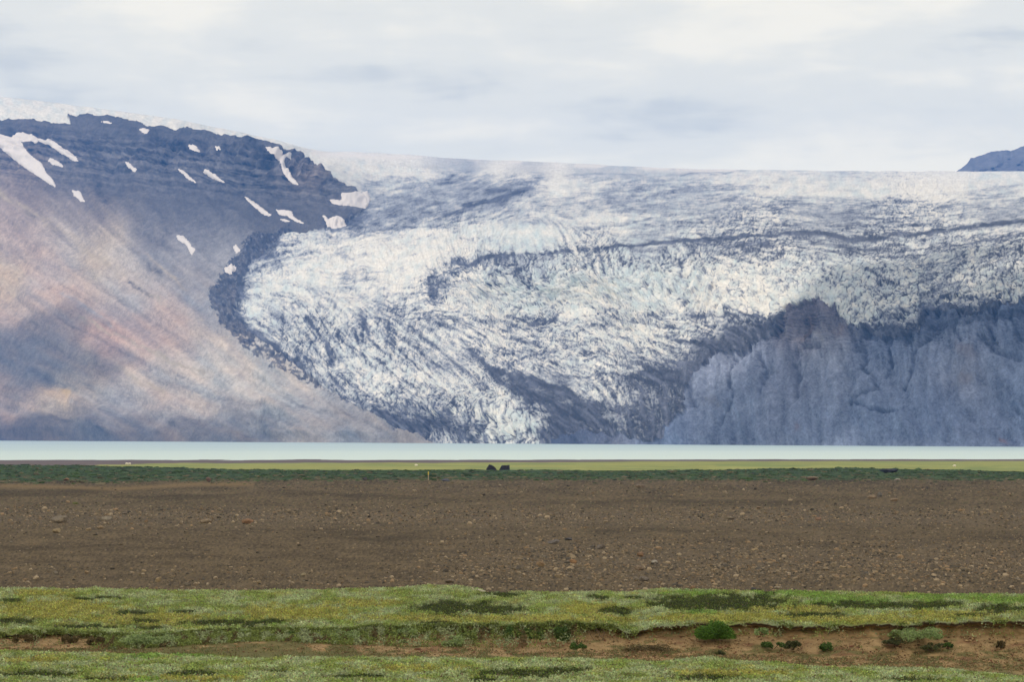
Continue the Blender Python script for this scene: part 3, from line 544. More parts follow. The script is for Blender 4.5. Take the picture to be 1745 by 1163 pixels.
mesh_obj('lake', np.stack([lx, ly, np.full_like(lx, -17.)], -1).reshape(-1, 3), np.stack([ii[:-1, :-1], ii[:-1, 1:], ii[1:, 1:], ii[1:, :-1]], -1).reshape(-1, 4), m, kind='structure')

# ================================================================= NEAR GROUND
def zy(y, Yd): return -(y-YH)/F*Yd
HUM = [(-400, 1120), (0, 1116), (200, 1117), (450, 1127), (600, 1126), (900, 1127), (1050, 1129), (1120, 1136), (1150, 1132), (1200, 1125), (1290, 1131), (1400, 1144), (1500, 1142), (1600, 1145), (1650, 1151), (1745, 1156), (2145, 1150)]
TOP = [(-400, 1080), (0, 1082), (60, 1078), (170, 1082), (200, 1084), (400, 1075), (450, 1070), (520, 1073), (600, 1073), (650, 1069), (900, 1067), (980, 1063), (1030, 1065), (1050, 1070), (1066, 1078), (1080, 1079), (1100, 1072), (1125, 1068), (1180, 1064), (1300, 1066), (1400, 1068), (1550, 1065), (1700, 1060), (2145, 1062)]
FOOT = [(-400, 1104), (0, 1104), (200, 1108), (400, 1096), (500, 1094), (600, 1100), (1000, 1108), (1200, 1116), (1400, 1120), (1745, 1122), (2145, 1120)]
EDGE = [(-400, 1006), (0, 1005), (250, 1007), (400, 1011), (600, 1007), (700, 1003), (780, 1001), (812, 1007), (830, 1012), (1000, 1013), (1070, 1011), (1110, 1008), (1300, 1010), (1450, 1012), (1560, 1014), (1600, 1018), (1680, 1016), (2145, 1012)]
CRST = [(-400, 792), (0, 793), (150, 794), (300, 799), (420, 801), (850, 802.5), (1100, 803), (1300, 800), (1450, 798), (1600, 801), (1745, 805), (2145, 806)]
BASE = [(-400, 822), (0, 823), (300, 821), (600, 818.5), (1745, 819), (2145, 820)]
core = np.arange(-400, 2146, 2.0)
cols_ = np.r_[np.arange(-5200, -400, 80.), core, np.arange(2150, 7000, 80.)]
g1d = lambda s, k, a: noise(cols_/k, cols_*0+.5, s)*a
rows = []            # (Y(px), z(px), steps to next row)
c_ = cols_
lat = lambda Yd: (c_-CX)/F*Yd
rows.append((c_*0+4., c_*0-1.75, 6))
rows.append((c_*0+20., c_*0-2.9, 10))
rows.append((c_*0+42., zy(1175, 42)+c_*0, 60))
Yh = 56+g1d(1, 300, .6)
rows.append((Yh-3, zy(interp(c_, HUM)+3.5, Yh-3), 24))
rows.append((Yh, zy(interp(c_, HUM), Yh), 14))
rows.append((Yh+1.0, zy(interp(c_, HUM)+2, Yh+1.0), 14))
Yf = 59.6+g1d(2, 120, .35)
yf, yt = interp(c_, FOOT), interp(c_, TOP)+g1d(5, 18, 2.2)+g1d(6, 60, 2.5)+g1d(7, 7, 1.6)
zt = zy(yt, 61.0)
rows.append((Yf, zy(yf, Yf), 16))
Yl = 60.9+g1d(3, 25, .12)+g1d(4, 90, .3)
zf = zy(yf, Yf)
rows.append((Yl+.05, zf+(zt-zf)*.55, 10))
rows.append((Yl+.30, zf+(zt-zf)*.84, 3))      # undercut
rows.append((Yl+.02, zf+(zt-zf)*.90, 2))      # turf lip hangs over
rows.append((Yl-.03, zt-.012, 2))
rows.append((Yl+.06, zt, 6))
rows.append((Yl+2.0, zy(yt-9, Yl+2.0), 30))
rows.append((c_*0+68., zy(1036+(yt-1066)*.3, 68.), 30))
rows.append((c_*0+73., zy(interp(c_, EDGE)*.65+1036*.35-1, 73.), 16))
rows.append((c_*0+76., zy(interp(c_, EDGE), 76.), 6))
rows.append((c_*0+78., zy(interp(c_, EDGE)+6, 78.), 6))
rows.append((c_*0+90., c_*0-6.15, 4))
rows.append((c_*0+100., zy(1000, 100)+c_*0, 24))
rows.append((c_*0+125., zy(960, 125)+c_*0, 60))
rows.append((c_*0+190., zy(900, 190)+c_*0, 45))
rows.append((c_*0+300., zy(859, 300)+c_*0, 35))
rows.append((c_*0+480., zy(833, 480)+c_*0, 14))
rows.append((c_*0+700., zy(interp(c_, BASE), 700), 26))
rows.append((c_*0+930., zy(interp(c_, CRST)+.3, 930), 4))
rows.append((c_*0+970., zy(interp(c_, CRST), 970), 4))
rows.append((c_*0+1060., zy(797.5, 1060.)+c_*0*0-.9, 8))
rows.append((c_*0+1250., zy(791, 1250)+c_*0, 10))
rows.append((c_*0+1330., zy(788.8, 1330)+c_*0, 14))
rows.append((c_*0+1480., zy(786.2, 1480)+c_*0, 14))
rows.append((c_*0+1570., c_*0-16.86+interp(c_, [(-400, -.08), (900, -.04), (1100, .1), (2145, .12)]), 26))
rows.append((c_*0+1700., c_*0-17.2, 4))
rows.append((c_*0+1800., c_*0-22, 0))
GY, GZ, RK = [], [], []
for k, (Ya, za, n_) in enumerate(rows):
    if n_ == 0: GY.append(Ya); GZ.append(za); RK.append(float(k)); break
    Yb, zb, _ = rows[k+1]
    for i in range(n_):
        s_ = i/n_; GY.append(Ya*(1-s_)+Yb*s_); GZ.append(za*(1-s_)+zb*s_); RK.append(k+s_)
GY, GZ, RK = np.array(GY), np.array(GZ), np.repeat(np.array(RK)[:, None], len(c_), 1)
GX = (c_[None]-CX)/F*GY
GP = np.broadcast_to(c_[None], GY.shape)
amp = np.interp(GY, [0, 30, 56, 60, 62, 75, 80, 100, 300, 690, 720, 930, 1000, 1300, 1420, 1500, 1700], [.02, .06, .07, .04, .05, .07, .08, .06, .25, .3, .9, .8, .3, .2, .12, .16, .16])
wl = np.interp(GY, [0, 60, 80, 300, 700, 1500], [1.2, 1.6, 2.2, 9, 14, 40])
GZ = GZ+amp*fbm(GX/wl, GY/wl/2, 4, 301)
bankm = ((RK > 5.9) & (RK < 9.0))
GZ = GZ+np.where(GY < 80, .018*fbm(GX*4, GY*4, 3, 305)+np.where((RK < 5.2) | (RK > 10.2), .07*np.abs(fbm(GX/1.1, GY/1.6, 3, 308)), 0), 0)
GYd = GY-np.where(bankm, (fbm(GX*3, GZ*5, 4, 306)*.16+ridged(GX*1.5, GZ*1.2, 2, 307)*.08), 0)
def P_SCR(X, Y_, Z): return CX+F*X/Y_, YH-F*Z/Y_
SX, SY = P_SCR(GX, GY, GZ)

# vegetation classes in the two meadows (photo ellipses turned into places on the ground)

DARKP = [(780, 1038, 78, 13), (850, 1042, 60, 8), (1240, 1028, 120, 15), (1160, 1030, 60, 12), (1450, 1033, 60, 7), (1540, 1034, 80, 7), (1600, 1032, 40, 6), (1710, 1040, 45, 8), (1390, 1050, 55, 4.5), (1660, 1050, 28, 3.5), (1050, 1043, 32, 7), (225, 1046, 34, 4), (315, 1044, 26, 3), (20, 1025, 22, 4), (30, 1060, 42, 5),
         (150, 1070, 55, 4.5), (250, 1060, 24, 4), (400, 1064, 95, 6), (260, 1072, 30, 4), (740, 1063, 30, 3), (140, 1022, 18, 3), (190, 1020, 30, 3), (860, 1015, 36, 5), (1020, 1020, 22, 5), (1090, 1020, 24, 3), (460, 1060, 30, 3.5),
         (330, 1150, 45, 5), (70, 1152, 60, 6), (600, 1156, 50, 5), (890, 1150, 75, 8), (1200, 1158, 60, 6), (480, 1148, 30, 3), (960, 1146, 45, 6), (820, 1160, 40, 4), (180, 1160, 40, 4), (1560, 1162, 60, 4)]
MOSS = [(100, 1040, 110, 20), (60, 1012, 60, 5), (250, 1057, 120, 12), (500, 1048, 110, 14), (900, 1058, 230, 7), (740, 1056, 120, 6), (1000, 1040, 60, 12), (1250, 1055, 180, 8), (1450, 1058, 200, 6), (1380, 1040, 60, 8), (1620, 1050, 100, 6), (60, 1128, 60, 5), (300, 1160, 120, 5), (1260, 1150, 120, 6), (700, 1142, 90, 6), (1300, 1040, 60, 5), (620, 1030, 60, 8)]
BRIGHT = [(1450, 1026, 70, 7), (1340, 1012, 60, 6), (1180, 1012, 60, 4), (1400, 1018, 40, 6), (1570, 1021, 40, 6), (330, 1117, 46, 6), (250, 1122, 40, 4), (465, 1062, 30, 4), (1200, 1045, 30, 4), (1660, 1020, 60, 6), (1725, 1025, 40, 8), (240, 1162, 40, 4), (1410, 1030, 50, 4)]
def patch(lst, x, y, s):
    r = np.zeros(x.shape)
    nx, ny = fbm(x/30, y/7, 4, s)*.9, fbm(x/9, y/3, 3, s+5)*.5
    for cx, cy, rx, ry in lst:
        d = np.sqrt(((x-cx)/rx)**2+((y-cy)/ry)**2)+nx+ny
        r = np.maximum(r, sstep(1.15, .75, d))
    return r
C_WIL, C_MOS, C_DRK, C_BRI, C_MID = A(.45, .51, .27), A(.43, .41, .10), A(.052, .068, .016), A(.25, .39, .08), A(.32, .39, .11)
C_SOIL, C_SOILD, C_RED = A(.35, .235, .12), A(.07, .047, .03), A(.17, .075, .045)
def veg_col(x, y):
    base = fbm(x/60, y/10, 4, 401)
    c = C_WIL*sstep(-.25, .2, base)[..., None]+C_MID*(1-sstep(-.25, .2, base))[..., None]
    ym = sstep(.15, .5, fbm(x/50+9, y/9, 4, 405))[..., None]; c = c*(1-ym*.7)+C_MOS*ym*.7
    for lst, cc, s, k in ((MOSS, C_MOS, 411, .85), (BRIGHT, C_BRI, 431, .85), (DARKP, C_DRK, 421, .95)):
        p = (patch(lst, x, y, s)*k)[..., None]; c = c*(1-p)+cc*p
    return c
# ground colour by zone
far_n = fbm(GX/6, GY/30, 4, 501); sc_n = fbm(SX/90, SY/9, 4, 503); fine = fbm(SX/6, SY/2.2, 3, 504)
soilm = C_SOIL*(1+.5*fbm(GX*3, GY*3+GZ*6, 4, 511))[..., None]
redm = sstep(.05, .4, fbm(SX/70, SY/14, 3, 513))[..., None]*sstep(1078, 1090, SY)[..., None]; soilm = soilm*(1-redm*.7)+C_RED*redm*.7
grs = sstep(.0, .35, fbm(SX/40, SY/7, 4, 517)+.35*sstep(1096, 1116, SY)-.15+.55*sstep(680, 450, SX)*sstep(150, 260, SX))[..., None]; soilm = soilm*(1-grs*.8)+A(.13, .13, .05)*grs*.8
meadow = veg_col(SX, SY)*.5
brown = A(.122, .088, .050)*(1+.55*sc_n+.7*fine+.35*rng.standard_normal(SX.shape)*.5)[..., None]
yy = SY[..., None]
drk = sstep(.1, .6, fbm(SX/260, SY/16, 3, 521)+.25*stroke([(0, 842), (240, 848), (420, 845)], 6, SX, SY)*2)[..., None]
brown = brown*(1-drk*.38)
tanb = (np.exp(-((SY-882)/16)**2)*.6+np.exp(-((SY-955)/30)**2)*sstep(650, 1000, SX)*.45)[..., None]
brown = brown*(1-tanb)+A(.155, .118, .082)*(1+.35*fine)[..., None]*tanb
tuft = sstep(.32, .5, fbm(SX/7, SY/2.5, 3, 541)*sstep(1010, 860, SY)*1.3)[..., None]; brown = brown*(1-tuft*.5)+A(.12, .115, .045)*tuft*.5
orange = (stroke([(0, 828), (120, 831), (200, 834), (330, 826), (430, 826)], 3.2, SX, SY+fine*2)*.8)[..., None]; brown = brown*(1-orange)+A(.24, .16, .075)*orange
green = A(.045, .082, .036)*(1+1.1*fbm(SX/22, SY/2.4, 4, 551)+.3*rng.standard_normal(SX.shape)*.6)[..., None]
gb = sstep(.12, .5, fbm(SX/30, SY/2.0, 3, 553)+sstep(806, 819, SY)*.3-.08)[..., None]; green = green*(1-gb*.6)+A(.13, .11, .06)*gb*.6
yel = A(.255, .265, .085)*(1+.3*fbm(SX/120, SY/1.2, 3, 561))[..., None]
yg = sstep(-.1, .4, fbm(SX/200, SY/1.4, 3, 563))[..., None]; yel = yel*(1-yg*.6)+A(.12, .19, .07)*yg*.6
mud = A(.125, .10, .10)*(1+.3*fbm(SX/90, SY/1.0, 3, 571))[..., None]
G = np.where((RK < 5.5)[..., None], meadow, soilm)
sw = sstep(4.6, 5.6, RK)[..., None]; G = meadow*(1-sw)+soilm*sw
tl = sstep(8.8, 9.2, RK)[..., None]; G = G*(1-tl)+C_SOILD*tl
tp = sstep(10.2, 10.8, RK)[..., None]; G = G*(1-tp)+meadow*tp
tm = sstep(79, 84, GY)[..., None]; G = G*(1-tm)+brown*tm
tg = sstep(700, 712, GY+fbm(SX/30, SY/4, 3, 581)*40+stroke([(-400, 0), (450, 0)], 1, np.minimum(SX, 450), SX*0)*0)[..., None]; G = G*(1-tg)+green*tg
tyl = sstep(975, 985, GY)[..., None]; G = G*(1-tyl)+yel*tyl
mdn = sstep(1322, 1336, GY+fbm(SX/70, SX*0, 3, 591)*40+interp(GP, [(-400, 170), (150, 150), (300, 40), (900, 0), (1150, -110), (2145, -150)]))[..., None]; G = G*(1-mdn)+mud*mdn
ii = np.arange(GY.size).reshape(GY.shape)
GV = np.stack([GX, GYd, GZ], -1)
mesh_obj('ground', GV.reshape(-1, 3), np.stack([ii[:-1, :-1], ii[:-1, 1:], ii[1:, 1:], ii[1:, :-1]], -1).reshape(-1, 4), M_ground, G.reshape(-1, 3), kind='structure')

# sampler of the ground sheet
def on_ground(px, Yd):                          # heights by column and distance (top sheet)
    ci = np.clip(np.searchsorted(c_, px), 1, len(c_)-1); ci = ci-1
    out_ = np.zeros(len(px))
    order = np.argsort(ci)
    colY = GY; 
    for c0 in np.unique(ci):
        s_ = ci == c0; yy_ = np.maximum.accumulate(colY[:, c0]); out_[s_] = np.interp(Yd[s_], yy_, GZ[:, c0])
    return out_
def place(px, py, Ymin, Ymax):                  # point of the ground seen at a photo pixel, between two distances
    c0 = int(np.clip(np.searchsorted(c_, px), 1, len(c_)-1))
    s_ = (GY[:, c0] >= Ymin) & (GY[:, c0] <= Ymax)
    k = np.argmin(np.abs(SY[s_, c0]-py)); return GX[s_, c0][k]+(px-c_[c0])/F*GY[s_, c0][k], GYd[s_, c0][k], GZ[s_, c0][k]

# ---------------------------------------------------------------- low vegetation (nobody could count it)
def leaves(cx, cy, cz, size, cols, up=.6, asp=.45):
    n = len(cx)
    d = rng.standard_normal((n, 3)); d[:, 2] = np.abs(d[:, 2])*.8+up*.5; d /= np.linalg.norm(d, axis=1, keepdims=True)
    a = np.cross(d, rng.standard_normal((n, 3))); a /= np.linalg.norm(a, axis=1, keepdims=True)
    c = np.stack([cx, cy, cz], -1); s = size[:, None]
    vv = np.stack([c, c+d*s*.5+a*s*asp, c+d*s, c+d*s*.5-a*s*asp], 1).reshape(-1, 3)
    return vv, np.arange(4*n).reshape(-1, 4), np.repeat(cols, 4, 0)
def cover(name, n, Ya, Yb, label):
    px = rng.uniform(-250, 2000, n*2); Yd = rng.uniform(Ya, Yb, n*2)
    lip = np.interp(px, c_, Yl); keep = (Yd < np.interp(px, c_, Yh)+.8) | (Yd > lip-.04)
    px, Yd = px[keep][:n], Yd[keep][:n]; n = len(px)
    z = on_ground(px, Yd); X = (px-CX)/F*Yd; sx, sy = P_SCR(X, Yd, z)
    c = veg_col(sx, sy); lum = c.sum(1)
    tall = np.clip(fbm(X/.8, Yd/.8, 3, 611)*.5+.55, .15, 1)*np.where(lum > .5, 1, .55)
    hgt = rng.uniform(0, 1, n)**1.3*.11*tall
    c = c*(rng.uniform(.6, 1.4, n)*(1+.7*fbm(X/.35, Yd/.9, 3, 613)))[:, None]*(1+rng.normal(0, .07, (n, 3)))
    hp = (lum < .35) & (rng.random(n) < .22); c[hp] = c[hp]*A(2.4, 2.6, 1.5)
    dead = rng.random(n) < .03; c[dead] = A(.2, .14, .09)*rng.uniform(.7, 1.5, (dead.sum(), 1))
    size = rng.uniform(.022, .055, n)*np.where(lum > .5, 1., .8)
    vv, ff, cc = leaves(X, Yd, z+hgt-.01, size, c)
    mesh_obj(name, vv, ff, M_leaf, cc, smooth=False, label=label, cat='ground cover', kind='stuff')
cover('meadow_plants', 300000, 60.8, 77.5, 'low willow, moss and heath covering the meadow above the bank')
cover('foreground_plants', 190000, 42, 57, 'grey green dwarf willow covering the near mound')
# fringe hanging over the turf lip, thin grass in the gully
n = 26000; px = rng.uniform(-250, 2000, n); fr = rng.random(n)**1.5
den = fbm(px/40, px*0, 4, 631)+np.interp(px, [0, 180, 200, 640, 980, 1060, 1110, 1745], [.1, .1, .55, .55, .5, -.05, -.25, -.2])
k_ = (rng.random(n) < sstep(-.25, .4, den)); px, fr = px[k_], fr[k_]; dn = np.clip(den[k_]+.25, .1, 1)
Yc = np.interp(px, c_, Yl); zt_ = np.interp(px, c_, zt)
hang = fr*(.04+.20*dn)
X = (px-CX)/F*Yc; cl = C_MID*.75*(1-sstep(.1, .6, fbm(px/20, px*0, 3, 633)))[:, None]+C_WIL*.9*sstep(.1, .6, fbm(px/20, px*0, 3, 633))[:, None]
vv, ff, cc = leaves(X, Yc-.10-rng.uniform(0, .16, len(px))*dn, zt_+.05-hang, rng.uniform(.03, .06, len(px)), cl*rng.uniform(.4, 1.3, len(px))[:, None])
mesh_obj('fringe_plants', vv, ff, M_leaf, cc, smooth=False, label='ragged fringe of leaves hanging over the bank edge', cat='ground cover', kind='stuff')
# plants creeping over the bank face, thick on the left and thin on the right
n = 150000; px = rng.uniform(-250, 2000, n); tt = rng.random(n)
dn = np.interp(px, [0, 150, 200, 420, 640, 700, 850, 980, 1020, 1745], [.2, .25, .8, .85, .65, .35, .5, .4, .10, .08])+.5*fbm(px/25, tt*2, 4, 651)-np.interp(px, [640, 1000], [0, .4])*(1-tt)-np.interp(px, [150, 220], [.25, 0])
k_ = rng.random(n) < np.clip(dn, 0, 1)*.75; px, tt = px[k_], tt[k_]; n = len(px)
Yb_ = np.interp(px, c_, Yf)*(1-tt)+np.interp(px, c_, Yl)*tt; zb_ = np.interp(px, c_, zf)*(1-tt)+np.interp(px, c_, zt)*tt
X = (px-CX)/F*Yb_; q1 = fbm(px/30, tt*1.5, 4, 653)[:, None]
c = C_MID*.75*(q1 < .05)+C_WIL*.8*(q1 >= .05); bq = (fbm(px/18, tt*2+9, 3, 655) > .22); c[bq] = A(.17, .13, .06)
vv, ff, cc = leaves(X, Yb_-.05-rng.uniform(0, .09, n), zb_-.03+rng.uniform(0, .08, n), rng.uniform(.025, .055, n), c*rng.uniform(.5, 1.4, n)[:, None])
mesh_obj('bank_plants', vv, ff, M_leaf, cc, smooth=False, label='low willow and heath creeping over the earth bank', cat='ground cover', kind='stuff')
n = 90000; px = rng.uniform(-250, 2000, n); Yd = rng.uniform(56.8, 60.6, n)
X = (px-CX)/F*Yd; z = on_ground(px, Yd); sx, sy = P_SCR(X, Yd, z)
dg = fbm(sx/40, sy/7, 4, 517)+.35*sstep(1096, 1116, sy)-.1; k_ = rng.random(n) < sstep(-.1, .4, dg)*.6+.05
c = A(.19, .18, .07)*rng.uniform(.5, 1.5, n)[:, None]; gg = rng.random(n) < .35; c[gg] = A(.12, .17, .06)*rng.uniform(.6, 1.4, (gg.sum(), 1)); rr = rng.random(n) < .15; c[rr] = A(.2, .09, .05)
vv, ff, cc = leaves(X[k_], Yd[k_], z[k_]-.005, rng.uniform(.03, .075, n)[k_], c[k_], 1.5, .12)
mesh_obj('gully_grass', vv, ff, M_leaf, cc, smooth=False, label='sparse yellowish grass on the gully floor below the bank', cat='grass', kind='stuff')

# ---------------------------------------------------------------- stones
def ico():
    p = (1+5**.5)/2
    V = np.array([(-1, p, 0), (1, p, 0), (-1, -p, 0), (1, -p, 0), (0, -1, p), (0, 1, p), (0, -1, -p), (0, 1, -p), (p, 0, -1), (p, 0, 1), (-p, 0, -1), (-p, 0, 1)], float)
    Fc = np.array([(0, 11, 5), (0, 5, 1), (0, 1, 7), (0, 7, 10), (0, 10, 11), (1, 5, 9), (5, 11, 4), (11, 10, 2), (10, 7, 6), (7, 1, 8), (3, 9, 4), (3, 4, 2), (3, 2, 6), (3, 6, 8), (3, 8, 9), (4, 9, 5), (2, 4, 11), (6, 2, 10), (8, 6, 7), (9, 8, 1)])
    return V/np.linalg.norm(V[0]), Fc
IV, IF = ico()
def subdiv(V, Fc):
    V = list(map(tuple, V)); cache = {}; out_ = []
    def mid(a, b):
        k = (min(a, b), max(a, b))
        if k not in cache:
            m_ = np.array(V[a])+np.array(V[b]); m_ /= np.linalg.norm(m_); V.append(tuple(m_)); cache[k] = len(V)-1
        return cache[k]
    for a, b, c in Fc:
        x, y, z = mid(a, b), mid(b, c), mid(c, a); out_ += [(a, x, z), (b, y, x), (c, z, y), (x, y, z)]
    return np.array(V), np.array(out_)
IV2, IF2 = subdiv(*subdiv(IV, IF))
def stone_shape(seed, cuts=7):
    r = np.random.default_rng(seed); V = IV2.copy()
    for _ in range(cuts):
        n_ = r.standard_normal(3); n_ /= np.linalg.norm(n_); d_ = r.uniform(.45, .8); k = V@n_
        V = V-np.maximum(k-d_, 0)[:, None]*n_*.92
    return V*(1+.05*r.standard_normal((len(V), 1)))
dens = lambda x, y: .05+.95*np.exp(-((y-882)/15)**2)+.25*np.exp(-((y-835)/10)**2)*sstep(300, 700, x)+sstep(620, 980, x)*(.95*np.exp(-((y-960)/32)**2))+.14*sstep(940, 1008, y)
n = 120000
px = rng.uniform(-250, 2000, n); sy0 = rng.uniform(817, 1012, n)
k_ = rng.random(n) < dens(px, sy0)*(.6+1.2*np.clip(fbm(px/90, sy0/14, 3, 701)+.3, 0, 1)); px, sy0 = px[k_], sy0[k_]
pc = [(817, 715.), (833, 480.), (859, 300.), (900, 190.), (960, 125.), (1000, 100.), (1012, 94.)]
Yd = np.exp(np.interp(sy0, [a for a, b in pc], [math.log(b) for a, b in pc]))
order = np.argsort(px); px, sy0, Yd = px[order], sy0[order], Yd[order]
pxs = rng.gamma(1.5, 1.0, len(px))+1.2                                      # width in photo pixels
pxs = np.minimum(pxs*np.interp(sy0, [817, 900, 1010], [.8, 1.05, 1.4]), 13)
wd = pxs*Yd/F
z = on_ground(px, Yd); X = (px-CX)/F*Yd
tone = np.array([(.30, .225, .14), (.25, .195, .13), (.17, .14, .105), (.09, .078, .065), (.36, .28, .19), (.29, .20, .12)])
tc_ = tone[rng.integers(0, 6, len(px))]*rng.uniform(.45, 1.3, len(px))[:, None]
rank = np.argsort(-pxs*((px > -20) & (px < 1765)))
BIGN = 255
big, small = rank[:BIGN], rank[BIGN:]
ns = len(small); ang = rng.uniform(0, 6.28, ns); ca, sa = np.cos(ang), np.sin(ang)
Vs = IV[None]*(1+.28*rng.standard_normal((ns, 12, 1)))
Vs = Vs*np.stack([np.ones(ns), rng.uniform(.6, 1, ns), rng.uniform(.35, .75, ns)], -1)[:, None]*(wd[small]/2)[:, None, None]
Vr = np.stack([Vs[..., 0]*ca[:, None]-Vs[..., 1]*sa[:, None], Vs[..., 0]*sa[:, None]+Vs[..., 1]*ca[:, None], Vs[..., 2]], -1)
Vr = Vr+np.stack([X[small], Yd[small], z[small]+wd[small]*.08], -1)[:, None]
Fs = (IF[None]+np.arange(ns)[:, None, None]*12).reshape(-1, 3)
mesh_obj('gravel', Vr.reshape(-1, 3), Fs, M_stone, np.repeat(tc_[small], 12, 0), smooth=False, label='small stones and gravel scattered over the brown plain', cat='gravel', kind='stuff')
# twelve stone meshes shared by the larger loose stones
protos = []
for k in range(12):
    V = stone_shape(900+k); V = V*A(1, .8, .62)
    me_o = None
    c0 = tone[k % 6]*1.25
    protos.append((V, c0))
pm = []
for k, (V, c0) in enumerate(protos):
    o = mesh_obj('stone', V, IF2, M_stone, np.repeat(c0[None], len(V), 0), smooth=False); pm.append(o)
first = set()
belts = ((0, 850, 'stone on the far edge of the brown plain, near the dark green strip'), (850, 915, 'loose stone in the pale stony belt across the middle of the plain'), (915, 2000, 'loose stone on the near part of the brown plain before the meadow'))
BIGLAB = {}
for j, i in enumerate(big):
    k = j % 12
    if k not in first: o = pm[k]; first.add(k)
    else: o = pm[k].copy(); sc.collection.objects.link(o)
    s_ = wd[i]/2; o.location = (X[i], Yd[i], z[i]+s_*.18); o.scale = (s_*1.05, s_, s_*rng.uniform(.8, 1.15)); o.rotation_euler = (rng.uniform(-.2, .2), rng.uniform(-.2, .2), rng.uniform(0, 6.28))
    for lo, hi, lab in belts:
        if lo <= sy0[i] < hi: tag(o, lab, 'stone', None, lab.replace('loose stone', 'loose stones').replace('stone on', 'stones on'))

def boulder(px, py, wpx, hpx, colr, lab, name='boulder', cat='boulder', seed=0, Yr=(85, 720), cuts=9, shape=None, dpt=.8, sink=.12):
    x, y, z_ = place(px, py, *Yr); W = wpx/F*y; Hh = hpx/F*y
    V = stone_shape(seed, cuts) if shape is None else shape
    V = (V-V.mean(0)); V = V/np.abs(V).max(0)
    V = V*A(W/2, W/2*dpt, Hh/2)
    cn = np.repeat(np.array(colr)[None], len(V), 0)*(1+.15*rng.standard_normal((len(V), 1)))
    o = mesh_obj(name, V, IF2 if shape is None else SHF, M_stone, cn, smooth=False, label=lab, cat=cat)
    o.location = (x, y, z_+Hh/2-Hh*sink); return o
tan_, gry, drkc, rst = (.27, .20, .135), (.17, .155, .145), (.035, .035, .042), (.26, .155, .095)
def hull_rock(px, py, wpx, hpx, outline, lab, Yr):
    import bmesh
    x, y, z_ = place(px, py, *Yr); W, Hh = wpx/F*y/2, hpx/F*y; bm = bmesh.new(); r = np.random.default_rng(int(px))
    for k, dp in enumerate((-.7, -.35, .4, .8)):
        sc_ = (.86, 1.0, .97, .8)[k]
        for a, b_ in outline: bm.verts.new((a*W*sc_+r.normal(0, .04), dp*W, (b_*sc_ if b_ > 0 else b_)*Hh+r.normal(0, .03)))
    bmesh.ops.convex_hull(bm, input=bm.verts); bmesh.ops.delete(bm, geom=[v_ for v_ in bm.verts if not v_.link_faces], context='VERTS')
    bmesh.ops.subdivide_edges(bm, edges=bm.edges[:], cuts=2, use_grid_fill=True)
    for v_ in bm.verts: v_.co += Vector(r.normal(0, .045, 3))
    me = bpy.data.meshes.new('boulder'); bm.to_mesh(me); bm.free(); me.materials.append(M_lava)
    o = bpy.data.objects.new('boulder', me); sc.collection.objects.link(o); o.location = (x, y, z_-.1); return tag(o, lab, 'boulder')
M_lava = mat_attr('dark_lava', .95, .1, 1.5, .5, .8, 3, base=(.05, .047, .055), bdist=.2)
hull_rock(838, 803, 20, 10, [(-1, -.1), (-.9, .25), (-.55, .85), (-.38, 1), (-.05, .93), (.35, .7), (.7, .35), (1, -.1)], 'dark boulder with a pointed hump, left of the pair on the green rise', (935, 975))
hull_rock(859.5, 803, 18, 9, [(-1, -.1), (-.85, .3), (-.5, .95), (.2, 1), (.95, 1), (1, .4), (1, -.1)], 'dark flat topped boulder, right of the pair on the green rise', (935, 975))
boulder(1515, 807, 34, 9, (.05, .055, .075), 'wide bluish black rock outcrop in the dark green strip at right', seed=12, Yr=(700, 900))
boulder(1384, 819, 24, 8, tan_, 'wide tan boulder where the green strip meets the brown plain', seed=5)
boulder(1529, 820, 11, 5, (.36, .31, .26), 'pale flat boulder just below the bluish black outcrop', seed=6)
boulder(355, 821, 10, 9, (.20, .13, .10), 'upright reddish brown boulder with a pointed top at the strip edge', seed=8)
boulder(113, 819, 12, 6, rst, 'rounded reddish boulder at the far left edge of the plain', seed=21)
boulder(759, 821, 16, 5, (.13, .13, .16), 'low bluish grey rock beside the yellow marker post', seed=9)
boulder(622, 819, 10, 6, (.10, .09, .09), 'dark grey rock at the strip edge left of the marker post', seed=23)
boulder(1090, 832, 20, 8, (.21, .16, .115), 'brownish boulder in the upper right centre of the plain', seed=24)
boulder(1486, 851, 18, 8, tan_, 'broad tan boulder beside a paler one on the right plain', seed=25)
boulder(1500, 847, 10, 9, gry, 'small grey boulder standing behind the broad tan one', seed=26)
boulder(1524, 855, 15, 6.5, (.29, .21, .14), 'separate flat topped tan boulder right of the tan and grey pair', seed=27)
boulder(1393, 887, 14, 7, (.27, .17, .12), 'reddish topped boulder in the right middle of the plain', seed=28)
boulder(1243, 886, 20, 7, (.22, .18, .13), 'low wide brown boulder in the stony belt right of centre', seed=29)
boulder(1293, 868, 9, 5, tan_, 'small cubic tan stone above the stony belt', seed=31)
boulder(102, 892, 34, 15, (.22, .18, .135), 'biggest boulder of the left stony belt, broad and tan grey', seed=32)
boulder(180, 888, 22, 9, (.26, .22, .17), 'pale slanting boulder right of the biggest left one', seed=33)
boulder(97, 909, 16, 9, (.30, .23, .14), 'yellowish dome shaped stone below the biggest left boulder', seed=34)
boulder(170, 902, 13, 7, (.29, .21, .13), 'tan stone in front of the pale slanting boulder', seed=35)
boulder(350, 892, 24, 9, (.25, .19, .13), 'flat tan slab in the belt left of a rusty boulder', seed=36)
boulder(422, 894, 22, 11, rst, 'rusty orange boulder in the stony belt', seed=37)
boulder(129, 860, 12, 5, (.16, .17, .07), 'moss capped stone on the dark band at left', seed=38)
boulder(270, 992, 11, 10, (.33, .25, .15), 'pale cream stone just above the left meadow edge', seed=39)
boulder(148, 978, 9, 6, (.31, .22, .13), 'pale tan stone alone on dark soil at upper left of the meadow', seed=40)
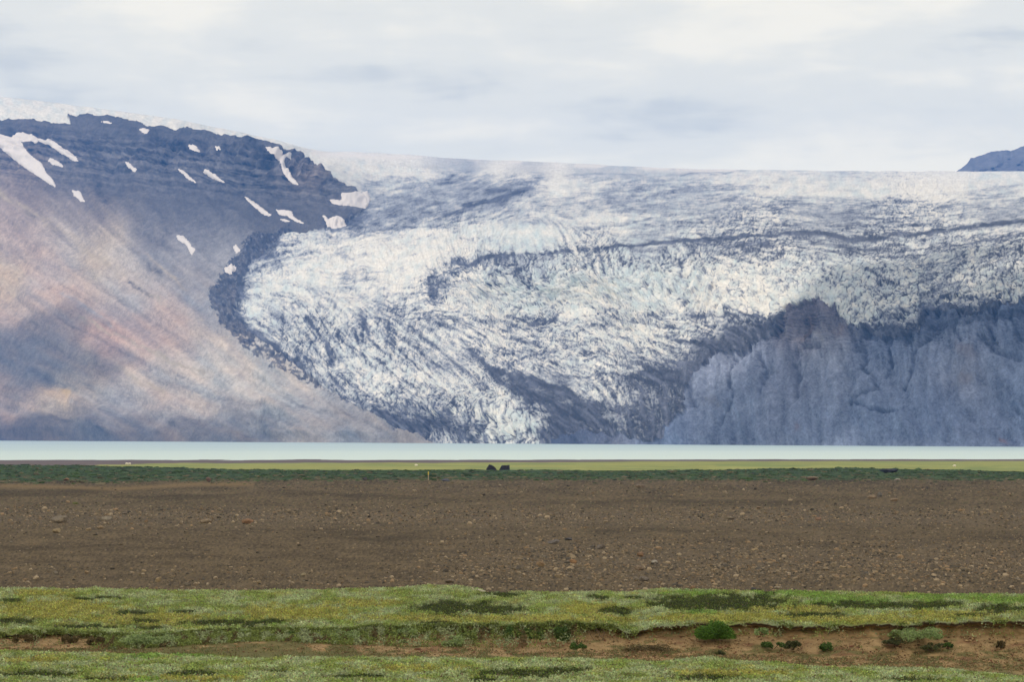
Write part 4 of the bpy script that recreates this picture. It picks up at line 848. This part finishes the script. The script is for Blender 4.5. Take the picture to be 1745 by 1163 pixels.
boulder(441, 995, 8, 8, (.31, .24, .15), 'round pale stone near the meadow edge left of centre', seed=41)
boulder(517, 983, 10, 7, (.28, .23, .15), 'egg shaped pale stone left of centre above the meadow', seed=42)
boulder(318, 999, 11, 7, (.20, .17, .13), 'dull brown stone near the meadow edge right of the cream one', seed=43)
boulder(213, 1005, 10, 6, (.27, .22, .16), 'light stone touching the back edge of the left meadow', seed=44)
boulder(766, 995, 18, 8, (.20, .16, .12), 'long flat brown stone behind the willow mound', seed=45)
boulder(921, 967, 16, 11, (.29, .20, .12), 'tan pyramid shaped stone on the rubble left side', seed=46)
boulder(950, 986, 12, 7, (.30, .23, .15), 'oval pale stone at the lower left of the rubble field', seed=47)
boulder(976, 961, 14, 9, (.29, .17, .09), 'orange brown stone in the rubble field', seed=48)
boulder(1092, 949, 14, 10, (.30, .19, .12), 'rounded orange tan stone in the centre of the rubble', seed=49)
boulder(1116, 960, 12, 6, (.38, .34, .29), 'palest stone of the rubble field, nearly white', seed=50)
boulder(1090, 973, 22, 10, (.24, .18, .13), 'large brown slab in the lower rubble field', seed=51)
boulder(1096, 992, 22, 10, (.17, .14, .115), 'grey brown angular block at the bottom of the rubble', seed=52)
boulder(944, 928, 22, 9, (.17, .15, .14), 'grey flat slab on the upper left of the rubble field', seed=53)
boulder(969, 922, 14, 6, (.10, .095, .10), 'dark bluish stone at the top of the rubble field', seed=54)
boulder(1024, 936, 16, 10, (.18, .15, .13), 'broad brown block in the upper rubble field', seed=55)
boulder(1180, 1003, 10, 7, (.28, .18, .11), 'orange tan stone behind the bright green willows', seed=56)
boulder(1284, 1006, 9, 5, (.09, .09, .10), 'dark stone with pale streak touching the meadow back edge', seed=57)
boulder(1325, 1006, 15, 6, (.31, .26, .20), 'pale low stone behind the right meadow willows', seed=58)

# heath tufts of the far strip, thinning out raggedly on the gravel
n = 26000; px = rng.uniform(-300, 2050, n); Yd = rng.uniform(560, 968, n)
k_ = (rng.random(n) < np.clip((Yd-640)/90, .03, 1)*np.clip(.55+1.3*fbm(px/60, Yd/25, 4, 641), 0, 1)); px, Yd = px[k_], Yd[k_]; n = len(px)
z = on_ground(px, Yd); X = (px-CX)/F*Yd; wd_ = (rng.gamma(2., .45, n)+.3)*.62; nr_ = ~((np.abs(px-850) < 34) & (Yd > 900)); px, Yd, wd_ = px[nr_], Yd[nr_], wd_[nr_]; n = len(px); z, X = z[nr_], X[nr_]
Vs = IV[None]*(1+.25*rng.standard_normal((n, 12, 1)))*A(1, .9, .32)*(wd_/1.6)[:, None, None]+np.stack([X, Yd, z+.02], -1)[:, None]
cc_ = A(.048, .080, .028)*rng.uniform(.5, 1.7, n)[:, None]; tq = rng.random(n) < np.clip(.45-(Yd-690)/450, .12, .6); cc_[tq] = A(.15, .12, .07)*rng.uniform(.5, 1.5, (tq.sum(), 1))
mesh_obj('heath_tufts', Vs.reshape(-1, 3), (IF[None]+np.arange(n)[:, None, None]*12).reshape(-1, 3), M_stone, np.repeat(cc_, 12, 0), smooth=False, label='dark green and brown heath tufts of the far strip before the lake', cat='heath', kind='stuff')

# crumbled soil on the bank and gully
n = 16000; px = rng.uniform(-250, 2000, n); Yd = rng.uniform(58.0, 61.0, n); k_ = Yd < np.interp(px, c_, Yl)+.02; px, Yd = px[k_], Yd[k_]; n = len(px)
k_ = rng.random(n) < np.interp(px, [0, 150, 250, 620, 900, 1100, 1745], [.6, .5, .12, .3, .5, 1, 1]); px, Yd = px[k_], Yd[k_]; n = len(px)
z = on_ground(px, Yd); X = (px-CX)/F*Yd; wd_ = rng.gamma(1.5, .012, n)+.012
Vs = IV[None]*(1+.3*rng.standard_normal((n, 12, 1)))*A(1, .8, .6)*(wd_/1.6)[:, None, None]+np.stack([X, Yd-.03, z+.005], -1)[:, None]
cc_ = (C_SOIL*rng.uniform(.35, 1.35, n)[:, None]); dk_ = rng.random(n) < .18; cc_[dk_] = C_RED*rng.uniform(.6, 1.3, (dk_.sum(), 1))
mesh_obj('soil_clods', Vs.reshape(-1, 3), (IF[None]+np.arange(n)[:, None, None]*12).reshape(-1, 3), M_stone, np.repeat(cc_, 12, 0), smooth=False, label='crumbled clods of brown soil on the bare bank', cat='soil', kind='stuff')

# ---------------------------------------------------------------- tubes
def tube(pts, rad, nseg=8):
    pts = np.array(pts, float); n = len(pts); rad = np.broadcast_to(rad, n)
    V = []
    for i in range(n):
        tdir = pts[min(i+1, n-1)]-pts[max(i-1, 0)]; tdir /= np.linalg.norm(tdir)+1e-9
        a = np.cross(tdir, (0.3, 1, .2)); a /= np.linalg.norm(a); b_ = np.cross(tdir, a)
        for k in range(nseg):
            th = 2*math.pi*k/nseg; V.append(pts[i]+rad[i]*(math.cos(th)*a+math.sin(th)*b_))
    Fq = [(i*nseg+k, i*nseg+(k+1) % nseg, (i+1)*nseg+(k+1) % nseg, (i+1)*nseg+k) for i in range(n-1) for k in range(nseg)]
    V.append(pts[0]); V.append(pts[-1]); a0, a1 = len(V)-2, len(V)-1
    for k in range(nseg): Fq.append((a0, (k+1) % nseg, k, k)); Fq.append((a1, (n-1)*nseg+k, (n-1)*nseg+(k+1) % nseg, (n-1)*nseg+(k+1) % nseg))
    return np.array(V), Fq
def join(parts):
    V, Fq, o = [], [], 0
    for v_, f_ in parts:
        V.append(v_); Fq += [tuple(i+o for i in q) for q in f_]; o += len(v_)
    return np.concatenate(V), Fq
def pymesh(name, V, Fq, mat, parent=None, **kw):
    me = bpy.data.meshes.new(name); me.from_pydata([tuple(p) for p in V], [], [tuple(dict.fromkeys(q)) for q in Fq]); me.materials.append(mat)
    o = bpy.data.objects.new(name, me); sc.collection.objects.link(o)
    if parent: o.parent = parent
    return tag(o, **kw) if kw else o

# ---------------------------------------------------------------- shrubs on the bank
GC = {'bright': (.10, .20, .03), 'dark': (.10, .17, .045), 'willow': (.27, .36, .14), 'olive': (.10, .11, .045), 'grass': (.15, .27, .05), 'brown': (.15, .115, .055)}
def shrub(px, py, wpx, hpx, kind_, lab, name='shrub', Yd=None, n=2600, seed=1, droop=0, dpt=.8, leaf=.038, cat='shrub', rag=True):
    Y_ = Yd if Yd else 60.2
    x, z_ = (px-CX)/F*Y_, -(py+hpx/2-YH)/F*Y_; W, Hh = wpx/F*Y_/2, hpx/F*Y_
    root = empty(name, (x, Y_, z_), lab, cat, None)
    r = np.random.default_rng(seed)
    nl = max(9, int(wpx/4.5)) if rag else 9; lob = np.stack([r.uniform(-.9, .9, nl), r.uniform(-.7, .7, nl), r.uniform(.05, .7, nl)], -1); lr = r.uniform(.16, .40, nl) if rag else r.uniform(.42, .6, nl)
    lob[:, 2] *= np.sqrt(np.clip(1-lob[:, 0]**2*.8, .1, 1))
    k = r.integers(0, nl, n); d = r.standard_normal((n, 3)); d /= np.linalg.norm(d, axis=1, keepdims=True)
    p = lob[k]+d*(lr[k]*r.uniform(.45, 1.05, n)**.5)[:, None]
    p = p*A(W*.85, W*dpt, Hh*(.92 if rag else .72)); p[:, 2] = np.where(p[:, 2] < -Hh*.08, np.abs(p[:, 2])*.4, p[:, 2])-droop*np.maximum(-p[:, 1], 0)*.5
    c = np.array(GC[kind_])[None]*r.uniform(.55, 1.5, n)[:, None]*(1+.3*(r.random(nl)[k]-.5))[:, None]
    if kind_ == 'willow': s_ = r.random(n) < .25; c[s_] = A(.40, .47, .24)
    if kind_ == 'grass':
        vv, ff, cc = leaves(p[:, 0], p[:, 1], p[:, 2]*.4, r.uniform(.05, .11, n), c, 2.5, .07)
    else: vv, ff, cc = leaves(p[:, 0], p[:, 1], p[:, 2], r.uniform(leaf*.6, leaf*1.2, n), c)
    mesh_obj('foliage', vv, ff, M_leaf, cc, root, smooth=False)
    st = []
    for i in range(7):
        e_ = lob[i % nl]*A(W*.8, W*dpt*.8, Hh*.8); m_ = e_*.5+r.normal(0, .02, 3)
        st.append(tube([(e_[0]*.15, 0.05, -.04), m_, e_], [.010, .007, .003], 5))
    V, Fq = join(st); pymesh('stem', V, Fq, M_stem, root)
    return root
shrub(1222, 1072, 72, 32, 'bright', 'round dense dark green bush perched on the bank edge', 'willow_bush', 60.35, 7500, 3, dpt=.75, rag=False)
shrub(1560, 1076, 92, 22, 'willow', 'spreading grey green willow lying over the bare right bank', 'willow_shrub', 60.4, 4200, 5, .4)
shrub(776, 1093, 52, 26, 'willow', 'silvery willow clump low on the bank, left of the green hanging shrubs', 'willow_shrub', 59.9, 2600, 6)
shrub(800, 1078, 46, 18, 'willow', 'grey green willow trailing from the turf edge above the silvery clump', 'willow_shrub', 60.5, 2200, 7, .4)
shrub(733, 1086, 26, 18, 'willow', 'little willow sprig hanging left of the silvery clump', 'willow_shrub', 60.3, 1100, 8, .3)
shrub(690, 1076, 52, 18, 'willow', 'wide willow cushion bulging over the turf edge left of centre', 'willow_shrub', 60.6, 2600, 9, .4)
shrub(632, 1086, 24, 14, 'dark', 'small green shrub below the turf edge, left end of the brown bank', 'shrub', 60.3, 1100, 10, .3)
shrub(688, 1094, 18, 8, 'willow', 'tiny pale sprig on the bare soil under the wide willow cushion', 'shrub', 59.9, 500, 11)
shrub(878, 1080, 46, 36, 'dark', 'tall dark green shrub hanging down the bank, left of the hanging three', 'hanging_shrub', 60.4, 4000, 12, .5)
shrub(912, 1082, 34, 40, 'dark', 'dark green shrub hanging down the bank, middle of the hanging three', 'hanging_shrub', 60.4, 3000, 13, .5)
shrub(955, 1078, 46, 34, 'dark', 'dark green shrub with brown twigs, right of the hanging three', 'hanging_shrub', 60.45, 3600, 14, .5)
shrub(868, 1103, 28, 12, 'bright', 'bright green tuft at the foot of the hanging shrubs', 'shrub', 59.8, 1200, 15)
shrub(988, 1101, 34, 18, 'dark', 'green shrub on the gully slope right of the hanging shrubs', 'shrub', 59.8, 1700, 16)
shrub(430, 1079, 90, 20, 'willow', 'large grey willow mound rising over the turf edge on the left', 'willow_mound', 60.5, 5200, 17, .3)
shrub(492, 1084, 66, 20, 'dark', 'green half of the willow mound, sloping into the gully', 'willow_mound', 60.2, 3600, 18, .3)
shrub(575, 1080, 90, 16, 'willow', 'long low willow hedge on the bank edge right of the mounds', 'willow_mound', 60.4, 4200, 19, .3)
shrub(270, 1084, 120, 14, 'willow', 'long pale willow strip along the low bank at left', 'willow_mound', 60.2, 4800, 20, .3)
shrub(42, 1085, 46, 14, 'brown', 'dark brown twiggy heath hanging over the leftmost bank', 'heath_clump', 60.4, 1900, 21, .4)
shrub(120, 1088, 30, 13, 'brown', 'brown heath clump beside a pale patch of soil on the left bank', 'heath_clump', 60.3, 1300, 22, .3)
shrub(165, 1091, 36, 16, 'brown', 'rounded brown heath clump where the left bank ends', 'heath_clump', 60.2, 1500, 23, .3)
shrub(325, 1119, 84, 10, 'grass', 'bright green grass tussock standing in front of the left gully', 'grass_tussock', 57.2, 3200, 24, cat='tussock')
shrub(1318, 1097, 40, 14, 'dark', 'left half of the low dark clump on the bare right bank', 'heath_clump', 60.0, 1700, 25)
shrub(1352, 1099, 38, 14, 'olive', 'olive green right half of the low clump on the bare right bank', 'heath_clump', 60.0, 1600, 26)
shrub(1409, 1102, 27, 16, 'dark', 'round dark green cushion right of the low double clump', 'heath_clump', 59.9, 1500, 27)
shrub(1298, 1073, 24, 16, 'willow', 'pale leafy sprig dangling from the turf right of the round bush', 'willow_shrub', 60.4, 800, 28, .5)
shrub(1530, 1093, 50, 12, 'olive', 'olive moss clump beneath the spreading grey willow', 'heath_clump', 60.1, 1500, 29)
shrub(1590, 1102, 50, 12, 'olive', 'sparse green clump low on the soil right of the olive one', 'heath_clump', 59.9, 1100, 30)
shrub(1616, 1100, 16, 9, 'dark', 'small dark green tuft on bare soil in the right bank', 'heath_clump', 59.9, 600, 31)
shrub(1704, 1098, 18, 13, 'brown', 'dark brown tuft on the sandy bank near the right border', 'heath_clump', 60.0, 700, 32)
shrub(1225, 1113, 20, 7, 'olive', 'small olive tuft near the gully floor under the round bush', 'heath_clump', 59.4, 600, 33)
shrub(1100, 1104, 90, 9, 'brown', 'wide reddish brown heath patch on the slope left of the round bush', 'heath_clump', 59.7, 1500, 34)
shrub(1570, 1017, 56, 8, 'bright', 'bright green willow hump on the meadow horizon at right', 'willow_mound', 75.0, 2400, 35, leaf=.05)
shrub(1410, 1013, 50, 9, 'grass', 'vivid green willow hump on the meadow horizon, left of another', 'willow_mound', 75.2, 2200, 36, leaf=.05)
shrub(750, 1007, 110, 11, 'willow', 'broad grey willow mound on the meadow horizon near the centre', 'willow_mound', 75.0, 4200, 37, leaf=.05)

# exposed roots in the bank
ROOTS = [((1001, 1072), (1006, 1082), (1014, 1094), 'long pale root at the left end of the overhang'), ((1016, 1072), (1022, 1084), (1032, 1093), 'thick root slanting right below the overhang'), ((1027, 1073), (1030, 1080), (1026, 1090), 'short root curling left under the overhang'), ((985, 1074), (979, 1085), (981, 1096), 'grey root beside the last hanging shrub'), ((1412, 1070), (1413, 1076), (1410, 1082), 'thin root dangling from the turf of the right bank')]
for a, b_, c, lab in ROOTS:
    pts = [((p[0]-CX)/F*60.55, 60.55-k*.12, -(p[1]-YH)/F*60.55) for k, p in enumerate((a, b_, c))]
    base = pts[0]; V, Fq = tube([tuple(np.array(p)-base) for p in (pts[0], tuple((np.array(pts[0])+pts[1])/2+A(.01, 0, 0)), pts[1], pts[2])], [.012, .011, .009, .004], 6)
    o = pymesh('root', V, Fq, M_stem, label=lab, cat='root'); o.location = base

# bleached branch on the meadow edge
x, y, z_ = (815-CX)/F*75.6, 75.6, zy(1009, 75.6)+.02
mb = mat_attr('bleached_wood', .8, .2, 15, .15, base=(.62, .55, .45))
V, Fq = join([tube([(-.10, 0, 0), (0, .02, .01), (.12, 0, -.01), (.17, 0, -.02)], [.022, .034, .028, .012], 8), tube([(-.09, 0, 0), (-.13, 0, .05), (-.15, 0, .09)], [.022, .017, .007], 8), tube([(-.02, 0, .02), (-.05, .01, .05)], [.012, .005], 6)])
o = pymesh('driftwood', V, Fq, mb, label='bleached white piece of wood lying on the meadow edge behind the central mound', cat='driftwood'); o.location = (x, y, z_); o.scale = (1.35, 1.35, 1.35)

# yellow marker post on the far plain
x, y, z_ = place(730, 820, 690, 740)
root = empty('marker_post', (x, y, z_), 'thin upright marker post with yellow top at the edge of the green strip', 'post')
V, Fq = tube([(0, 0, -.2), (0, 0, 1.0), (0, 0, 1.55)], [.17, .155, .15], 10); pymesh('post', V, Fq, mat_attr('weathered_post', .8, .2, 8, .2, base=(.42, .33, .24)), root)
V, Fq = tube([(0, 0, 1.55), (0, 0, 2.4), (0, 0, 2.5)], [.18, .17, .09], 10); pymesh('cap', V, Fq, mat_attr('yellow_paint', .5, .4, 8, .15, base=(.75, .55, .06)), root)

# grazing sheep, far off: one continuous body each
def sheep(px, py, lab, face=1, yr=(980, 1340)):
    x, y, z_ = place(px, py, *yr)
    V = IV2.copy(); V = V*A(.62, .30, .34); V[:, 2] += .62
    p = [(V, [tuple(f) for f in IF2])]
    hd = IV2*A(.17, .11, .12)+A(.74*face, 0, .50); p.append((hd, [tuple(f) for f in IF2]))
    p.append(tube([(.45*face, 0, .72), (.72*face, 0, .52)], [.17, .10], 8))
    for sx_ in (-.38, .38):
        for sy_ in (-.14, .14): p.append(tube([(sx_, sy_, .5), (sx_+.02*face, sy_, .25), (sx_, sy_, 0)], [.085, .05, .04], 6))
    V, Fq = join(p); V = V*1.15
    me = bpy.data.meshes.new('sheep'); me.from_pydata([tuple(q) for q in V], [], Fq); me.materials.append(M_wool)
    o = bpy.data.objects.new('sheep', me); sc.collection.objects.link(o); o.location = (x, y, z_)
    md = o.modifiers.new('remesh', 'REMESH'); md.mode = 'VOXEL'; md.voxel_size = .05; md.use_smooth_shade = True
    return tag(o, lab, 'sheep')
M_wool = mat_attr('wool', .95, .1, 6, .1, .5, 12, base=(.72, .66, .55), bdist=.03)
sheep(216, 793, 'white sheep grazing on the far green strip, left of a close pair', 1)
sheep(221, 793, 'white sheep grazing on the far green strip, right of a close pair', -1)
sheep(709, 796, 'lone pale sheep on the sunlit grass left of the two black boulders', 1)
sheep(1627, 797, 'lone white sheep on the bright grass strip far right', -1)

# ================================================================= CLOUDS added out of view, outlined to shade parts of the land (high behind and left of the camera)
def world(px, py, Dd): return np.array([(px-CX)/F*Dd, Dd, -(py-YH)/F*Dd])
def shade_cloud(targets, zc=1950, thick=160, seed=0):
    pts = [np.array(p)+S*((zc-p[2])/S[2]) for p in targets]
    pts = np.array(pts)[:, :2]; c0 = pts.mean(0)
    V, Fc = subdiv(*subdiv(IV2, IF2)); a = np.arctan2(V[:, 1], V[:, 0])
    pa = np.arctan2(pts[:, 1]-c0[1], pts[:, 0]-c0[0]); pr = np.hypot(*(pts-c0).T); o_ = np.argsort(pa); pa, pr = pa[o_], pr[o_]
    R = np.interp(a, np.r_[pa-2*math.pi, pa, pa+2*math.pi], np.r_[pr, pr, pr])
    rr = np.hypot(V[:, 0], V[:, 1]); R = R*(1+.22*fbm(np.cos(a)*3+seed, np.sin(a)*3, 4, seed))
    x, y = c0[0]+np.cos(a)*R*rr, c0[1]+np.sin(a)*R*rr
    z_ = zc+V[:, 2]*thick*(1+.4*fbm(x/400, y/400, 4, seed+3))+np.where(V[:, 2] < 0, -V[:, 2]*thick*.6, 0)
    mesh_obj('shade_cloud', np.stack([x, y, z_], -1), Fc, M_cloud, kind='structure')
# over the foreground plain
shade_cloud([(-700, -400, -10), (700, -400, -10), (900, 300, -12), (800, 1000, -13), (300, 985, -13), (0, 985, -13), (-300, 990, -13), (-900, 1000, -13), (-1000, 300, -12)], 1900, 150, 2)
# over the right-hand cliff
T = [(1180, 757, 3960), (1190, 660, 4060), (1250, 600, 4130), (1345, 575, 4000), (1460, 560, 3860), (1560, 520, 3850), (1600, 470, 3950), (1745, 420, 4250), (2000, 420, 4100), (2010, 740, 3100), (1745, 762, 3300), (1450, 760, 3620)]
shade_cloud([world(*p) for p in T], 1900, 110, 9)
# band across the lower left slope
T = [(-120, 560, 7700), (0, 575, 7200), (120, 600, 6650), (220, 622, 6250), (200, 640, 6250), (100, 645, 6600), (0, 650, 6950), (-120, 650, 7400)]
shade_cloud([world(*p) for p in T], 1850, 70, 17)

# ================================================================= haze
x0, x1, y0, y1, z0, z1_ = -6000, 6500, -60, 13100, -29, 1690
V = np.array([(x0, y0, z0), (x1, y0, z0), (x1, y1, z0), (x0, y1, z0), (x0, y0, z1_), (x1, y0, z1_), (x1, y1, z1_), (x0, y1, z1_)], float)
m = bpy.data.materials.new('haze'); m.use_nodes = True; t = m.node_tree; t.nodes.clear()
o_ = t.nodes.new('ShaderNodeOutputMaterial'); pv = t.nodes.new('ShaderNodeVolumePrincipled')
pv.inputs['Color'].default_value = (.11, .35, 1.0, 1); pv.inputs['Density'].default_value = 4.4e-5; pv.inputs['Anisotropy'].default_value = .0
t.links.new(pv.outputs[0], o_.inputs['Volume'])
mesh_obj('haze', V, [(0, 3, 2, 1), (4, 5, 6, 7), (0, 1, 5, 4), (1, 2, 6, 5), (2, 3, 7, 6), (3, 0, 4, 7)], m, smooth=False, label='thin blue air haze between the lake and the mountains', cat='haze', kind='stuff')
